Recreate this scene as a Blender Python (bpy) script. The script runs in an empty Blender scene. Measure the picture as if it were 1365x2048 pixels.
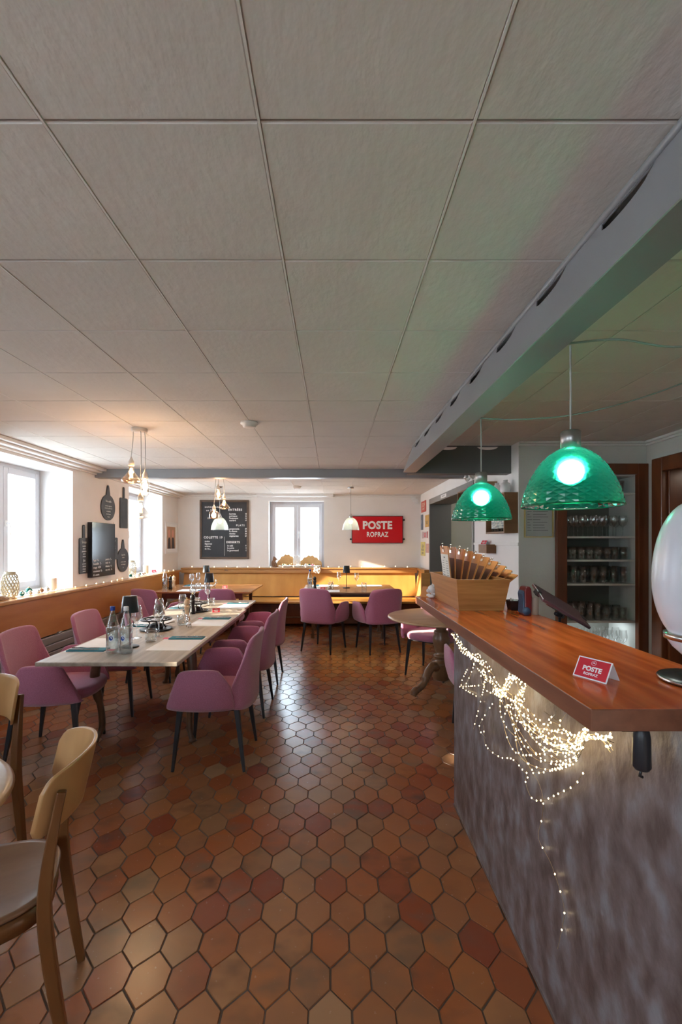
import bpy, math, random
from math import sin, cos, pi, radians as R
from mathutils import Vector, Matrix
random.seed(7)
C = bpy.context.scene.collection
S = bpy.context.scene

# ------------------------------------------------------------------ camera, world, sun, exposure
F = 876.0            # focal length in pixels of the 1365x2048 frame
HZ = 1085.0          # row of the horizon
VX = 665.0           # column of the vanishing point
EYE = 1.47
cam = bpy.data.cameras.new('camera'); cam.sensor_fit = 'VERTICAL'; cam.sensor_height = 36.0
cam.sensor_width = 24.0
cam.lens = F / 2048 * 36; cam.shift_x = 17.5 / 2048; cam.shift_y = 61.0 / 2048
cam.clip_start = 0.02; cam.clip_end = 200
camo = bpy.data.objects.new('camera', cam); C.objects.link(camo)
camo.location = (0, 0, EYE); camo.rotation_euler = (R(90), 0, 0)
S.camera = camo
S.view_settings.view_transform = 'Standard'; S.view_settings.look = 'None'
S.view_settings.exposure = 0.32; S.view_settings.gamma = 1.0
S.view_settings.use_curve_mapping = False

W = bpy.data.worlds.new('sky'); S.world = W; W.use_nodes = True
nt = W.node_tree; nt.nodes.clear()
wo = nt.nodes.new('ShaderNodeOutputWorld'); bg = nt.nodes.new('ShaderNodeBackground')
tc = nt.nodes.new('ShaderNodeTexCoord'); sx = nt.nodes.new('ShaderNodeSeparateXYZ')
cr = nt.nodes.new('ShaderNodeValToRGB')
cr.color_ramp.elements[0].position = 0.35; cr.color_ramp.elements[0].color = (0.72, 0.80, 0.90, 1)
cr.color_ramp.elements[1].position = 0.75; cr.color_ramp.elements[1].color = (0.70, 0.86, 1.0, 1)
mp = nt.nodes.new('ShaderNodeMath'); mp.operation = 'MULTIPLY_ADD'; mp.inputs[1].default_value = 0.5; mp.inputs[2].default_value = 0.5
nt.links.new(tc.outputs['Generated'], sx.inputs[0]); nt.links.new(sx.outputs['Z'], mp.inputs[0])
nt.links.new(mp.outputs[0], cr.inputs[0]); nt.links.new(cr.outputs[0], bg.inputs[0])
bg.inputs[1].default_value = 14.5
nt.links.new(bg.outputs[0], wo.inputs[0])
try: W.cycles.sampling_method = 'AUTOMATIC'
except Exception: pass

def lamp(name, kind, loc, energy, color=(1, 1, 1), rot=None, **kw):
    l = bpy.data.lights.new(name, kind); l.energy = energy; l.color = color
    for k, v in kw.items(): setattr(l, k, v)
    o = bpy.data.objects.new(name, l); C.objects.link(o); o.location = loc
    if rot: o.rotation_euler = rot
    return o
SUN_DIR = Vector((1.0, 0.227, -0.268)).normalized()
sun = lamp('sun', 'SUN', (-8, 0, 4), 22.0, (1.0, 0.86, 0.66), angle=R(0.6))
sun.rotation_euler = SUN_DIR.to_track_quat('-Z', 'Y').to_euler()

# ------------------------------------------------------------------ materials
def mat(name, col, rough=0.5, metal=0.0, spec=0.5, **kw):
    m = bpy.data.materials.new(name); m.use_nodes = True
    b = m.node_tree.nodes['Principled BSDF']
    b.inputs['Base Color'].default_value = (*col, 1); b.inputs['Roughness'].default_value = rough
    b.inputs['Metallic'].default_value = metal; b.inputs['Specular IOR Level'].default_value = spec
    for k, v in kw.items():
        b.inputs[k].default_value = v
    return m
def node(m, t, **kw):
    n = m.node_tree.nodes.new(t)
    for k, v in kw.items(): setattr(n, k, v)
    return n
def bsdf(m): return m.node_tree.nodes['Principled BSDF']
def link(m, a, b): m.node_tree.links.new(a, b)
def noise_mix(m, c1, c2, scale=(5, 5, 5), detail=4, lo=0.35, hi=0.65, bump=0, bscale=None, mid=None):
    """object-space noise between two colours of the thing itself, optional bump"""
    t = node(m, 'ShaderNodeTexCoord'); mpg = node(m, 'ShaderNodeMapping'); mpg.inputs['Scale'].default_value = scale
    n = node(m, 'ShaderNodeTexNoise'); n.inputs['Scale'].default_value = 1; n.inputs['Detail'].default_value = detail
    link(m, t.outputs['Object'], mpg.inputs[0]); link(m, mpg.outputs[0], n.inputs['Vector'])
    r = node(m, 'ShaderNodeValToRGB'); e = r.color_ramp.elements
    e[0].position = lo; e[0].color = (*c1, 1); e[1].position = hi; e[1].color = (*c2, 1)
    if mid:
        x = e.new((lo + hi) / 2); x.color = (*mid, 1)
    link(m, n.outputs['Fac'], r.inputs[0]); link(m, r.outputs[0], bsdf(m).inputs['Base Color'])
    if bump:
        n2 = n
        if bscale:
            mp2 = node(m, 'ShaderNodeMapping'); mp2.inputs['Scale'].default_value = bscale
            n2 = node(m, 'ShaderNodeTexNoise'); n2.inputs['Scale'].default_value = 1; n2.inputs['Detail'].default_value = 3
            link(m, t.outputs['Object'], mp2.inputs[0]); link(m, mp2.outputs[0], n2.inputs['Vector'])
        b = node(m, 'ShaderNodeBump'); b.inputs['Strength'].default_value = bump; b.inputs['Distance'].default_value = 0.01
        link(m, n2.outputs['Fac'], b.inputs['Height']); link(m, b.outputs[0], bsdf(m).inputs['Normal'])
    return m
def wood(name, c1, c2, scale, rough=0.35, bump=0.05, **kw):
    m = mat(name, c1, rough, **kw); return noise_mix(m, c1, c2, scale, 6, 0.3, 0.7, bump)
def emit(name, col, s):
    m = bpy.data.materials.new(name); m.use_nodes = True; n = m.node_tree; n.nodes.clear()
    o = n.nodes.new('ShaderNodeOutputMaterial'); e = n.nodes.new('ShaderNodeEmission')
    e.inputs[0].default_value = (*col, 1); e.inputs[1].default_value = s; n.links.new(e.outputs[0], o.inputs[0]); return m
def glassy(name, tint=(1, 1, 1), base=0.05, edge=0.75, rough=0.03, body=None, bodyfac=0.0):
    """thin glass: clear face-on, reflective at grazing angles; lets light straight through"""
    m = bpy.data.materials.new(name); m.use_nodes = True; n = m.node_tree; n.nodes.clear()
    o = n.nodes.new('ShaderNodeOutputMaterial'); tr = n.nodes.new('ShaderNodeBsdfTransparent'); gl = n.nodes.new('ShaderNodeBsdfGlossy')
    tr.inputs[0].default_value = (*tint, 1); gl.inputs['Roughness'].default_value = rough
    lw = n.nodes.new('ShaderNodeLayerWeight'); lw.inputs[0].default_value = 0.35
    mr = n.nodes.new('ShaderNodeMapRange'); mr.inputs[3].default_value = base; mr.inputs[4].default_value = edge
    n.links.new(lw.outputs['Facing'], mr.inputs[0]); mx = n.nodes.new('ShaderNodeMixShader')
    n.links.new(mr.outputs[0], mx.inputs[0]); n.links.new(tr.outputs[0], mx.inputs[1]); n.links.new(gl.outputs[0], mx.inputs[2])
    last = mx
    if body:
        d = n.nodes.new('ShaderNodeBsdfTranslucent'); d.inputs[0].default_value = (*body, 1)
        m2 = n.nodes.new('ShaderNodeMixShader'); m2.inputs[0].default_value = bodyfac
        n.links.new(mx.outputs[0], m2.inputs[1]); n.links.new(d.outputs[0], m2.inputs[2]); last = m2
    n.links.new(last.outputs[0], o.inputs[0]); return m

M = {}
M['wall'] = noise_mix(mat('wall', (.8, .78, .77), 0.9), (.80, .775, .76), (.84, .815, .80), (3, 3, 3), 3, .3, .7, .12, (60, 60, 60))
M['wall_grey'] = noise_mix(mat('wall_grey', (.5, .5, .48), 0.8), (.60, .585, .555), (.64, .625, .59), (3, 3, 3), 3, .3, .7, .15, (50, 50, 50))
M['white'] = mat('white_paint', (.80, .80, .81), .45); M['winpaint'] = mat('window_paint', (.62, .62, .66), .45)
M['trim'] = mat('trim_paint', (.78, .76, .74), .5)
M['beam'] = mat('beam_paint', (.255, .26, .275), .36)
M['doorgrey'] = mat('door_paint', (.13, .13, .13), .5)
M['frame_grey'] = mat('frame_grey', (.25, .245, .24), .5)
M['ceil'] = noise_mix(mat('ceiling_tile', (.7, .68, .65), .95), (.67, .625, .585), (.71, .665, .625), (4, 4, 4), 3, .3, .7, .26, (42, 24, 24))
M['ceil_gap'] = mat('ceiling_gap', (.35, .32, .30), .9); M['ceil_strip'] = mat('ceiling_strip', (.78, .75, .72), .6)
M['bench'] = wood('bench_wood', (.56, .27, .065), (.68, .36, .10), (6, 6, 1.5), .3, .03)
M['panel'] = wood('panel_wood', (.40, .150, .038), (.50, .215, .062), (3, 1.5, 9), .32, .03)
M['rail'] = wood('rail_wood', (.42, .20, .06), (.55, .29, .10), (1.5, 9, 12), .3, .03)
M['radiator'] = mat('radiator_paint', (.22, .20, .18), .45)
M['oak'] = wood('oak_top', (.33, .265, .205), (.50, .43, .35), (26, 1.6, 20), .42, .10)
M['oakdark'] = wood('walnut', (.085, .042, .022), (.16, .085, .045), (12, 3, 12), .35, .06)
M['oaksat'] = wood('brown_table', (.30, .13, .05), (.42, .20, .08), (2, 14, 14), .22, .04)
M['darkt'] = wood('dark_table', (.17, .085, .045), (.27, .15, .085), (2, 14, 14), .25, .04)
M['turned'] = wood('turned_wood', (.13, .062, .028), (.22, .12, .06), (9, 9, 9), .28, .05)
M['roundtop'] = wood('round_top', (.36, .21, .115), (.50, .32, .19), (2.5, 14, 9), .28, .04)
M['beech'] = wood('beech', (.42, .215, .08), (.54, .30, .13), (10, 10, 3), .3, .03)
M['beechdark'] = wood('beech_dark', (.13, .046, .012), (.20, .080, .024), (10, 10, 3), .33, .03)
M['seatply'] = wood('seat_ply', (.17, .080, .040), (.26, .14, .075), (14, 3, 5), .3, .03)
M['bamboo'] = wood('bamboo', (.33, .130, .036), (.50, .225, .075), (5, 2, 55), .42, .06)
M['clip'] = wood('clipboard_wood', (.52, .19, .045), (.64, .27, .08), (8, 3, 3), .5, .02)
M['mahog'] = wood('red_brown_frame', (.11, .028, .010), (.20, .058, .018), (9, 9, 2), .3, .04)
M['cherry'] = None; M['cherryedge'] = wood('cherry_edge', (.17, .062, .034), (.27, .105, .055), (25, 3, 30), .35, .03)
M['shelfwood'] = wood('box_shelf_wood', (.17, .075, .03), (.25, .12, .05), (3, 12, 12), .45, .04)
M['metalblack'] = mat('black_metal', (.018, .02, .025), .38)
M['iron'] = mat('cast_iron', (.03, .03, .033), .35, .6)
M['plastic'] = mat('black_plastic', (.012, .012, .014), .3)
M['steel'] = mat('steel', (.55, .55, .56), .22, 1.0)
M['nickel'] = mat('brushed_nickel', (.35, .34, .33), .35, .9)
M['silver'] = mat('silver', (.75, .75, .74), .18, 1.0)
M['gold'] = mat('brass', (.75, .58, .25), .25, 1.0)
M['paper'] = mat('paper', (.88, .88, .89), .7)
M['cream'] = mat('cream_paper', (.76, .74, .66), .8)
M['ink'] = mat('ink', (.12, .12, .12), .8)
M['pink'] = mat('pink_print', (.80, .12, .22), .7)
M['teal'] = mat('teal_napkin', (.03, .19, .25), .85)
M['red'] = mat('red_enamel', (.62, .012, .02), .22)
M['redcard'] = mat('red_card', (.62, .02, .04), .5)
M['chalk'] = mat('chalk', (.88, .88, .86), .9); M['cover'] = mat('menu_cover', (.20, .085, .055), .75)
M['slate'] = noise_mix(mat('chalkboard', (.03, .03, .035), .5), (.016, .018, .022), (.028, .030, .036), (4, 4, 4), 4)
M['paddle'] = noise_mix(mat('slate_paddle', (.06, .065, .07), .55), (.034, .037, .042), (.055, .058, .063), (9, 9, 9), 4)
M['darkwood'] = wood('board_frame', (.09, .055, .035), (.14, .09, .06), (4, 4, 10), .5, .04)
M['cable'] = mat('grey_cable', (.42, .42, .40), .6)
M['greencable'] = mat('green_grey_cable', (.26, .33, .30), .6)
M['socket'] = mat('lamp_socket', (.74, .68, .62), .5)
M['porcelain'] = mat('porcelain', (.80, .79, .78), .3)
M['candle'] = mat('wax', (.80, .70, .52), .6, **{'Subsurface Weight': .15})
M['lantern'] = mat('lantern_metal', (.50, .44, .32), .45, .3)
M['bark'] = noise_mix(mat('bark', (.2, .1, .05), .9), (.20, .11, .06), (.42, .27, .16), (30, 30, 30), 5, .3, .7, .5)
M['logface'] = wood('cut_log', (.60, .34, .13), (.74, .47, .20), (9, 9, 30), .7, .05)
M['fur'] = noise_mix(mat('fur', (.8, .78, .74), .95), (.74, .72, .68), (.86, .85, .82), (40, 40, 40), 4, .3, .7, .8)
M['bear'] = noise_mix(mat('bear', (.2, .1, .06), .7), (.17, .09, .05), (.30, .17, .10), (40, 40, 40), 4, .3, .7, .4)
M['baub_green'] = mat('bauble_green', (.01, .12, .10), .18, .4)
M['baub_silver'] = mat('bauble_silver', (.70, .68, .64), .2, .8)
M['baub_brown'] = mat('bauble_brown', (.30, .13, .06), .3, .3)
M['baub_pink'] = mat('bauble_pink', (.65, .10, .22), .3, .3)
M['navy'] = mat('navy_label', (.01, .06, .33), .4)
M['label'] = mat('white_label', (.78, .82, .86), .5)
M['capblue'] = mat('blue_cap', (.01, .05, .35), .35)
M['capwhite'] = mat('white_cap', (.80, .80, .80), .4)
M['lampshade'] = mat('dark_shade', (.010, .016, .022), .35)
M['winelabel'] = noise_mix(mat('bottle_label', (.7, .68, .6), .6), (.30, .32, .34), (.80, .78, .70), (35, 35, 50), 3, .4, .6)
M['winebottle'] = mat('dark_bottle', (.012, .014, .012), .1)
M['darkback'] = mat('cabinet_back', (.16, .155, .13), .7)
M['shelfw'] = mat('white_shelf', (.62, .62, .58), .5)
M['olive'] = mat('olive_wall', (.26, .28, .14), .8)
M['ltwood'] = wood('light_mill', (.60, .42, .26), (.72, .54, .36), (20, 20, 4), .35, .02)
M['gl'] = glassy('clear_glass', (.97, .985, .985), .06, .85)
M['glb'] = glassy('bottle_glass', (.92, .96, .97), .08, .85)
M['glcab'] = glassy('stored_glass', (.985, .99, .99), .10, .95)
M['pane'] = glassy('window_pane', (.97, .985, .99), .04, .5)
M['amber'] = glassy('amber_bulb_glass', (1.0, .80, .60), .10, .75)
M['clearbulb'] = glassy('clear_bulb_glass', (1.0, .96, .90), .08, .8)
M['ribglass'] = glassy('ribbed_glass_shade', (.80, .92, .94), .15, .8, .15, (.62, .78, .82), .20)
M['water'] = mat('water', (.9, .95, .97), .0, 0, .5, **{'Transmission Weight': 1.0, 'IOR': 1.33})
M['warm'] = emit('filament', (1.0, .62, .28), 45)
M['led'] = emit('led', (1.0, .76, .40), 11)
M['ledstring'] = emit('string_led', (1.0, .66, .33), 14)
M['copper'] = mat('copper_wire', (.70, .58, .36), .3, .8)
M['silverwire'] = mat('silver_wire', (.6, .6, .56), .3, .8)
M['bulbwhite'] = emit('lamp_bulb', (.92, 1.0, .92), 45)
M['tabletm'] = mat('tablet_case', (.10, .045, .055), .3)
M['redterm'] = mat('red_plastic', (.13, .010, .012), .35)
M['blueterm'] = mat('blue_plastic', (.035, .07, .13), .4)
M['cup'] = mat('paper_cup', (.62, .55, .45), .7)
M['egg'] = mat('opal_glass', (.70, .70, .76), .25)
M['bounce_ground'] = mat('ground', (.86, .86, .84), .9)  # outside ground made very pale to bounce skylight up to the ceiling
M['grout'] = mat('grout', (.12, .085, .065), .85)

# fabric with a weave bump
def fabric(name, c1, c2):
    m = mat(name, c1, .92, **{'Sheen Weight': .5, 'Sheen Roughness': .5})
    noise_mix(m, c1, c2, (220, 220, 220), 2, .3, .7, .35, (330, 330, 330)); return m
M['fabric'] = fabric('mauve_fabric', (.385, .120, .205), (.49, .175, .28))

# cherry butcher block counter top
m = mat('cherry_block', (.4, .1, .03), .16); M['cherry'] = m
t = node(m, 'ShaderNodeTexCoord'); mg = node(m, 'ShaderNodeMapping'); mg.inputs['Rotation'].default_value = (0, 0, R(90))
ns = node(m, 'ShaderNodeTexNoise'); ns.inputs['Scale'].default_value = 1; ns.inputs['Detail'].default_value = 1; mg.inputs['Rotation'].default_value = (0, 0, 0); mg.inputs['Scale'].default_value = (26, 2.4, 1)
link(m, t.outputs['Object'], mg.inputs[0]); link(m, mg.outputs[0], ns.inputs['Vector']); br = node(m, 'ShaderNodeValToRGB')
br.color_ramp.elements[0].position = .36; br.color_ramp.elements[0].color = (.50, .088, .017, 1); br.color_ramp.elements[1].position = .60; br.color_ramp.elements[1].color = (.70, .155, .031, 1); link(m, ns.outputs['Fac'], br.inputs[0])
n1 = node(m, 'ShaderNodeTexNoise'); m2 = node(m, 'ShaderNodeMapping'); m2.inputs['Scale'].default_value = (30, 3.5, 20); n1.inputs['Scale'].default_value = 1; n1.inputs['Detail'].default_value = 6
link(m, t.outputs['Object'], m2.inputs[0]); link(m, m2.outputs[0], n1.inputs['Vector'])
rp = node(m, 'ShaderNodeValToRGB'); rp.color_ramp.elements[0].position = .3; rp.color_ramp.elements[0].color = (.80, .75, .7, 1); rp.color_ramp.elements[1].position = .65; rp.color_ramp.elements[1].color = (1.15, 1.1, 1.0, 1)
mx = node(m, 'ShaderNodeMix', data_type='RGBA', blend_type='MULTIPLY'); mx.inputs[0].default_value = 1
link(m, n1.outputs['Fac'], rp.inputs[0]); link(m, br.outputs['Color'], mx.inputs[6]); link(m, rp.outputs[0], mx.inputs[7]); link(m, mx.outputs[2], bsdf(m).inputs['Base Color'])

# slate like counter front
m = mat('slate_laminate', (.1, .09, .1), .45); M['counter'] = m
noise_mix(m, (.105, .075, .070), (.225, .22, .245), (13, 16, 10), 12, .36, .68, .3, (50, 50, 30), mid=(.165, .13, .13))

# terracotta tiles: per-tile random colour attribute + smoky flashes
m = mat('terracotta', (.3, .1, .04), .30); M['tile'] = m
at = node(m, 'ShaderNodeAttribute'); at.attribute_name = 'tile'; sp = node(m, 'ShaderNodeSeparateColor'); link(m, at.outputs['Color'], sp.inputs[0])
ra = node(m, 'ShaderNodeValToRGB'); ra.color_ramp.interpolation = 'LINEAR'
cols = [(0, (.25, .058, .028)), (.14, (.30, .085, .034)), (.32, (.35, .115, .040)), (.5, (.37, .135, .046)), (.68, (.33, .135, .058)), (.8, (.37, .165, .070)), (.92, (.28, .135, .065)), (1, (.38, .21, .11))]
e = ra.color_ramp.elements
e[0].position = 0; e[0].color = (*cols[0][1], 1); e[1].position = 1; e[1].color = (*cols[-1][1], 1)
for p, c in cols[1:-1]:
    x = e.new(p); x.color = (*c, 1)
link(m, sp.outputs[0], ra.inputs[0])
t = node(m, 'ShaderNodeTexCoord')
cb = node(m, 'ShaderNodeVectorMath', operation='MULTIPLY_ADD'); cb.inputs[1].default_value = (40, 40, 40)
link(m, at.outputs['Color'], cb.inputs[0])
mg = node(m, 'ShaderNodeMapping'); mg.inputs['Scale'].default_value = (7, 11, 7); link(m, t.outputs['Object'], mg.inputs[0]); link(m, mg.outputs[0], cb.inputs[2])
n1 = node(m, 'ShaderNodeTexNoise'); n1.inputs['Scale'].default_value = 1; n1.inputs['Detail'].default_value = 2; link(m, cb.outputs[0], n1.inputs['Vector'])
r1 = node(m, 'ShaderNodeMapRange'); r1.inputs[1].default_value = .42; r1.inputs[2].default_value = .80; link(m, n1.outputs['Fac'], r1.inputs[0])
mm = node(m, 'ShaderNodeMath', operation='MULTIPLY'); link(m, r1.outputs[0], mm.inputs[0]); link(m, sp.outputs[1], mm.inputs[1])
mx = node(m, 'ShaderNodeMix', data_type='RGBA'); link(m, mm.outputs[0], mx.inputs[0]); link(m, ra.outputs[0], mx.inputs[6])
dk = node(m, 'ShaderNodeMix', data_type='RGBA'); link(m, sp.outputs[2], dk.inputs[0]); dk.inputs[6].default_value = (.075, .035, .022, 1); dk.inputs[7].default_value = (.20, .145, .095, 1)
link(m, dk.outputs[2], mx.inputs[7]); link(m, mx.outputs[2], bsdf(m).inputs['Base Color'])
n3 = node(m, 'ShaderNodeTexNoise'); n3.inputs['Scale'].default_value = 55; n3.inputs['Detail'].default_value = 3; link(m, t.outputs['Object'], n3.inputs['Vector'])
b3 = node(m, 'ShaderNodeBump'); b3.inputs['Strength'].default_value = .06; b3.inputs['Distance'].default_value = .004; link(m, n3.outputs['Fac'], b3.inputs['Height']); link(m, b3.outputs[0], bsdf(m).inputs['Normal'])
r4 = node(m, 'ShaderNodeMapRange'); r4.inputs[3].default_value = .19; r4.inputs[4].default_value = .31; link(m, n3.outputs['Fac'], r4.inputs[0]); link(m, r4.outputs[0], bsdf(m).inputs['Roughness'])

# green acrylic shade: coloured transparency + translucency
def shade_mat(name, tint, body):
    m = bpy.data.materials.new(name); m.use_nodes = True; n = m.node_tree; n.nodes.clear()
    o = n.nodes.new('ShaderNodeOutputMaterial'); tr = n.nodes.new('ShaderNodeBsdfTransparent'); tl = n.nodes.new('ShaderNodeBsdfTranslucent')
    gl = n.nodes.new('ShaderNodeBsdfGlossy'); gl.inputs['Roughness'].default_value = .12; df = n.nodes.new('ShaderNodeBsdfDiffuse')
    tr.inputs[0].default_value = (*tint, 1); tl.inputs[0].default_value = (*body, 1); df.inputs[0].default_value = (*body, 1)
    rf = n.nodes.new('ShaderNodeBsdfRefraction'); rf.inputs['Roughness'].default_value = .72; rf.inputs['IOR'].default_value = 1.08; rf.inputs[0].default_value = (.03, .85, .45, 1)
    a0 = n.nodes.new('ShaderNodeMixShader'); a0.inputs[0].default_value = .38; n.links.new(rf.outputs[0], a0.inputs[1]); n.links.new(tl.outputs[0], a0.inputs[2])
    a = n.nodes.new('ShaderNodeMixShader'); a.inputs[0].default_value = .76; n.links.new(tr.outputs[0], a.inputs[1]); n.links.new(a0.outputs[0], a.inputs[2])
    b = n.nodes.new('ShaderNodeMixShader'); b.inputs[0].default_value = .15; n.links.new(a.outputs[0], b.inputs[1]); n.links.new(df.outputs[0], b.inputs[2])
    fr = n.nodes.new('ShaderNodeFresnel'); c = n.nodes.new('ShaderNodeMixShader'); n.links.new(fr.outputs[0], c.inputs[0]); n.links.new(b.outputs[0], c.inputs[1]); n.links.new(gl.outputs[0], c.inputs[2])
    n.links.new(c.outputs[0], o.inputs[0]); return m
M['green'] = shade_mat('green_acrylic', (.10, .72, .36), (.0, .105, .075))

# ------------------------------------------------------------------ mesh builder
class MB:
    def __init__(s): s.v = []; s.f = []; s.sm = []; s.m = []
    def add(s, vs, fs, smooth=False, mi=0):
        o = len(s.v); s.v += [tuple(v) for v in vs]
        for f in fs: s.f.append([i + o for i in f]); s.sm.append(smooth); s.m.append(mi)
        return s
    def box(s, x0, x1, y0, y1, z0, z1, mi=0, M4=None):
        vs = [(x, y, z) for x in (x0, x1) for y in (y0, y1) for z in (z0, z1)]
        if M4 is not None: vs = [M4 @ Vector(v) for v in vs]
        return s.add(vs, [(0, 1, 3, 2), (4, 6, 7, 5), (0, 4, 5, 1), (2, 3, 7, 6), (0, 2, 6, 4), (1, 5, 7, 3)], False, mi)
    def rbox(s, cx, cy, z0, lx, ly, lz, ang=0, **k):
        return s.box(-lx / 2, lx / 2, -ly / 2, ly / 2, 0, lz, M4=Matrix.Translation((cx, cy, z0)) @ Matrix.Rotation(ang, 4, 'Z'), **k)
    def lathe(s, prof, n=24, c=(0, 0, 0), caps=True, smooth=True, M4=None):
        vs = []; fs = []
        for r, z in prof:
            for k in range(n):
                a = 2 * pi * k / n; vs.append(Vector((c[0] + r * cos(a), c[1] + r * sin(a), c[2] + z)))
        for i in range(len(prof) - 1):
            for k in range(n):
                k2 = (k + 1) % n; fs.append((i * n + k, i * n + k2, (i + 1) * n + k2, (i + 1) * n + k))
        if M4 is not None: vs = [M4 @ v for v in vs]
        s.add(vs, fs, smooth)
        if caps:
            o = len(s.v) - len(vs)
            if prof[0][0] > 1e-4: s.f.append([o + k for k in range(n)][::-1]); s.sm.append(False); s.m.append(0)
            if prof[-1][0] > 1e-4: s.f.append([o + (len(prof) - 1) * n + k for k in range(n)]); s.sm.append(False); s.m.append(0)
        return s
    def tube(s, pts, r, n=8, caps=True, smooth=True, flat=1.0):
        pts = [Vector(p) for p in pts]; N = len(pts)
        rs = r if isinstance(r, (list, tuple)) else [r] * N
        vs = []; fs = []; up = None
        for i, p in enumerate(pts):
            d = (pts[min(i + 1, N - 1)] - pts[max(i - 1, 0)])
            if d.length < 1e-9: d = Vector((0, 0, 1))
            d.normalize()
            if up is None: up = Vector((1, 0, 0)) if abs(d.x) < .9 else Vector((0, 1, 0))
            a = d.cross(up)
            if a.length < 1e-6: a = d.cross(Vector((0, 1, .1)))
            a.normalize(); b = d.cross(a).normalized(); up = b.cross(d) * 1.0; up = -b if False else up
            for k in range(n):
                t = 2 * pi * (k + .5) / n; vs.append(p + (a * cos(t) + b * sin(t) * flat) * rs[i])
            up = a.cross(d)
        for i in range(N - 1):
            for k in range(n):
                k2 = (k + 1) % n; fs.append((i * n + k, i * n + k2, (i + 1) * n + k2, (i + 1) * n + k))
        if caps: fs.append(tuple(range(n))[::-1]); fs.append(tuple((N - 1) * n + k for k in range(n)))
        return s.add(vs, fs, smooth and n > 4)
    def sphere(s, c, r, n=12, m=8, sc=(1, 1, 1)):
        prof = []; vs = []; fs = []
        for i in range(m + 1):
            a = -pi / 2 + pi * i / m
            for k in range(n):
                t = 2 * pi * k / n; vs.append((c[0] + r * sc[0] * cos(a) * cos(t), c[1] + r * sc[1] * cos(a) * sin(t), c[2] + r * sc[2] * sin(a)))
        for i in range(m):
            for k in range(n):
                k2 = (k + 1) % n; fs.append((i * n + k, i * n + k2, (i + 1) * n + k2, (i + 1) * n + k))
        return s.add(vs, fs, True)
    def prism(s, pts, a, b, axis='z', smooth=False, mi=0):
        """outline pts (2D) extruded from a to b along axis"""
        def P(u, v, w): return (u, v, w) if axis == 'z' else ((w, u, v) if axis == 'x' else (u, w, v))
        n = len(pts); vs = [P(u, v, a) for u, v in pts] + [P(u, v, b) for u, v in pts]
        fs = [tuple(range(n))[::-1], tuple(range(n, 2 * n))]
        s.add(vs, fs, False, mi); o = len(s.v) - 2 * n
        for k in range(n):
            k2 = (k + 1) % n; s.f.append([o + k, o + k2, o + n + k2, o + n + k]); s.sm.append(smooth); s.m.append(mi)
        return s
    def grid(s, rows, closed_u=False, smooth=True):
        n = len(rows[0]); vs = [v for r in rows for v in r]; fs = []
        for i in range(len(rows) - 1):
            for k in range(n if closed_u else n - 1):
                k2 = (k + 1) % n; fs.append((i * n + k, i * n + k2, (i + 1) * n + k2, (i + 1) * n + k))
        return s.add(vs, fs, smooth)
    def build(s, name, material, parent=None, bevel=0, seg=2, subsurf=0, loc=None, fix=True):
        me = bpy.data.meshes.new(name); me.from_pydata(s.v, [], s.f)
        mats = material if isinstance(material, (list, tuple)) else [material]
        for x in mats: me.materials.append(x)
        me.polygons.foreach_set('use_smooth', s.sm); me.polygons.foreach_set('material_index', s.m)
        me.update()
        if fix:
            import bmesh
            bm = bmesh.new(); bm.from_mesh(me); bmesh.ops.recalc_face_normals(bm, faces=bm.faces); bm.to_mesh(me); bm.free()
        o = bpy.data.objects.new(name, me); C.objects.link(o)
        if parent is not None: o.parent = parent
        if loc: o.location = loc
        if bevel:
            b = o.modifiers.new('bevel', 'BEVEL'); b.width = bevel; b.segments = seg; b.limit_method = 'ANGLE'; b.angle_limit = R(40)
        if subsurf:
            b = o.modifiers.new('sub', 'SUBSURF'); b.levels = subsurf; b.render_levels = subsurf
        return o
def tag(o, label=None, cat=None, group=None, kind=None):
    if label: o['label'] = label
    if cat: o['category'] = cat
    if group: o['group'] = group
    if kind: o['kind'] = kind
    return o
def thing(name, label, cat, loc=(0, 0, 0), rz=0, group=None):
    o = bpy.data.objects.new(name, None); C.objects.link(o); o.location = loc; o.rotation_euler = (0, 0, rz)
    o.empty_display_size = .05
    return tag(o, label, cat, group)
KIDS = {}
def copy_tree(o, parent=None):
    c = o.copy(); C.objects.link(c)
    if parent is not None: c.parent = parent; c.matrix_parent_inverse = o.matrix_parent_inverse.copy()
    for ch in [x for x in list(C.objects) if x.parent == o]: copy_tree(ch, c)
    return c
class Kind:
    """first call places the prototype, later calls place copies"""
    def __init__(s, maker): s.maker = maker; s.proto = None
    def put(s, label, loc, rz=0, group=None, scale=None):
        if s.proto is None: o = s.proto = s.maker()
        else:
            o = copy_tree(s.proto)
            for k in ('group',):
                if k in o: del o[k]
        o.location = loc; o.rotation_euler = (0, 0, rz); o['label'] = label
        if group: o['group'] = group
        if scale: o.scale = scale
        return o
def struct(mb, name, m, **k): return tag(mb.build(name, m, **k), kind='structure')
def text(name, body, size, m, parent, M4, align='CENTER', bold=0.0, depth=.0006, sx=1.0, spacing=1.0, shear=0):
    cu = bpy.data.curves.new(name, 'FONT'); cu.body = body; cu.size = size; cu.align_x = align; cu.align_y = 'CENTER'
    cu.extrude = depth; cu.offset = bold; cu.resolution_u = 3; cu.space_character = spacing; cu.shear = shear
    tmp = bpy.data.objects.new('tmp_text', cu); C.objects.link(tmp)
    dg = bpy.context.evaluated_depsgraph_get(); me = bpy.data.meshes.new_from_object(tmp.evaluated_get(dg))
    bpy.data.objects.remove(tmp); bpy.data.curves.remove(cu)
    me.transform(M4 @ Matrix.Diagonal((sx, 1, 1, 1))); me.name = name
    me.materials.clear(); me.materials.append(m)
    o = bpy.data.objects.new(name, me); C.objects.link(o)
    if parent is not None: o.parent = parent
    return o
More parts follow.
